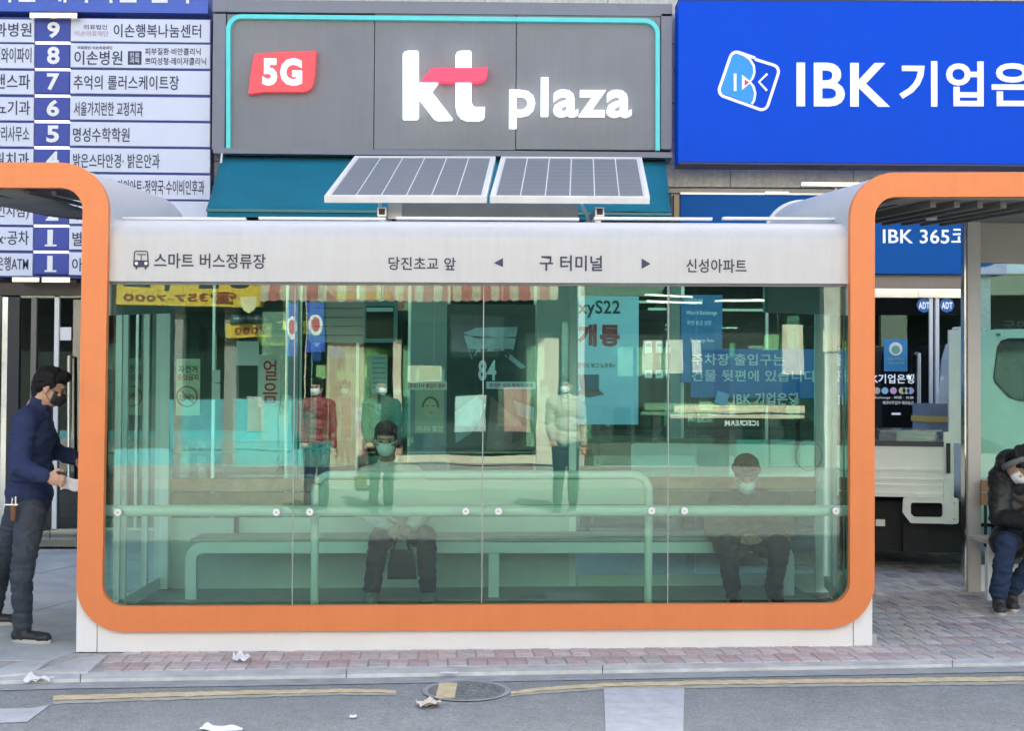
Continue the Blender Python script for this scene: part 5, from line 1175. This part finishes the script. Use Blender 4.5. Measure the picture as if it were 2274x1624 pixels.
# banners
fb = M('far banner blue', (.03, .07, .42), .6); fr2 = M('far banner red', (.5, .04, .06), .6); wh2 = M('far banner white', (.7, .7, .7), .6)
for (x0, x1, y0, y1), lab in (((634, 658, 672, 790), 'blue hanging banner with red disc, the outer one, across the street'), ((678, 718, 668, 782), 'blue hanging banner with red disc beside the pole across the street')):
    t = thing('shop_banner', lab, 'banner', O.o, O.ang, group='hanging banners across the street')
    obj('cloth', pbox(O, OV - 1.2, x0, y0, x1, y1, .01), fb, t); k = O.k(OV - 1.2); c_ = O.at((x0 + x1) / 2, (y0 + y1) / 2 - 4, OV - 1.2)
    obj('white_disc', disc(B(), c_, (x1 - x0) * .42 * k, -OV + 1.2, -OV + 1.206, 20, 26 * k), wh2, t); obj('red_disc', disc(B(), c_, (x1 - x0) * .25 * k, -OV + 1.206, -OV + 1.212, 20, 17 * k), fr2, t)
    obj('pole', pbox(O, OV - 1.19, x0 - 3, y0 - 8, x0 - .5, 1052, .03), cream, t)
t = thing('standing_banner', 'pink and white standing banner with yellow foot across the street', 'banner', O.o, O.ang)
obj('cloth', pbox(O, 9.6, 790, 905, 824, 1062, .01), M('pink white banner', (.62, .40, .38), .6, var=.45, scale=5), t); obj('top_sheet', pbox(O, 9.59, 787, 905, 828, 935, .008), wh2, t); obj('banner_lettering', ptext(O, 9.588, '할인행사', 792, 912, 824, 925, .003, .02), fr2, t); obj('yellow_foot', pbox(O, 9.58, 784, 1058, 812, 1088, .02), M('banner yellow', (.7, .55, .06), .6), t); obj('stand', pbox(O, 9.62, 788, 1085, 826, 1095, .2), DARK, t)
t = thing('yellow_lamp_sign', 'bright yellow upright sign strip across the street', 'sign', O.o, O.ang)
obj('strip', pbox(O, OV - .5, 627, 668, 640, 735, .05), M('bright yellow strip', (.85, .75, .05), .5), t)
# far pavement with kerb
fp = obj('far_pavement', box(B(), -45, 45, -18.4, -12.4, -.05, .12), far_m); fp.location = O.o; fp.rotation_euler = (0, 0, O.ang); tag(fp, kind='structure')
# pedestrians near the photographer
def OP(px, py, v): u, z = O.at(px, py, v); return O.o + O.ex * u - O.ey * v + Vector((0, 0, z))
def walker(lab, cx_, v, top, legs, face, hair_top, feet_y, seed, coat=1., mask='white', hem=.0, group=None):
    s_ = (feet_y - hair_top) / 620.; yy = lambda a: hair_top + a * s_
    P = lambda dx, a, dv=0.: OP(cx_ + dx * s_, yy(a), v + dv)
    J = dict(head=P(0, 48), neck=P(-2, 100), chest=P(0, 160), pel=P(0, 300), shR=P(60, 128), shL=P(-60, 128), elR=P(72, 235), elL=P(-72, 235), wrR=P(78, 320, -.05), wrL=P(-55, 300, -.2), hipR=P(28, 320), hipL=P(-28, 320), knR=P(34, 450, -.1), knL=P(-30, 450, .05), anR=P(34, 580, .1), anL=P(-36, 580, -.1))
    J['grR'] = Vector((J['anR'].x, J['anR'].y, RZ)); J['grL'] = Vector((J['anL'].x, J['anL'].y, RZ))
    return person(lab, J, top, legs, M('black shoe', (.02, .022, .025), .5), face=face, mask=mask, seed=seed, coat=coat, foot=face, hem=hem, group=group)
g_ = 'pedestrians crossing by the photographer'
BT = M('black trousers', (.018, .019, .022), .85)
walker('pedestrian in a red jacket reflected in the glass', 700, 8.6, M('red jacket', (.24, .025, .035), .6), M('dark blue jeans', (.03, .045, .09), .8), (-.3, 1, 0), 838, 1140, 21, group=g_)
walker('pedestrian in a black jacket reflected in the glass', 845, 8.7, M('black jacket', (.02, .022, .025), .7), BT, (.2, 1, -.1), 838, 1138, 23, group=g_)
walker('pedestrian in a cream coat reflected in the glass', 1258, 8.6, M('cream coat', (.46, .42, .34), .7), BT, (-.5, 1, 0), 834, 1134, 25, coat=1.05, group=g_)
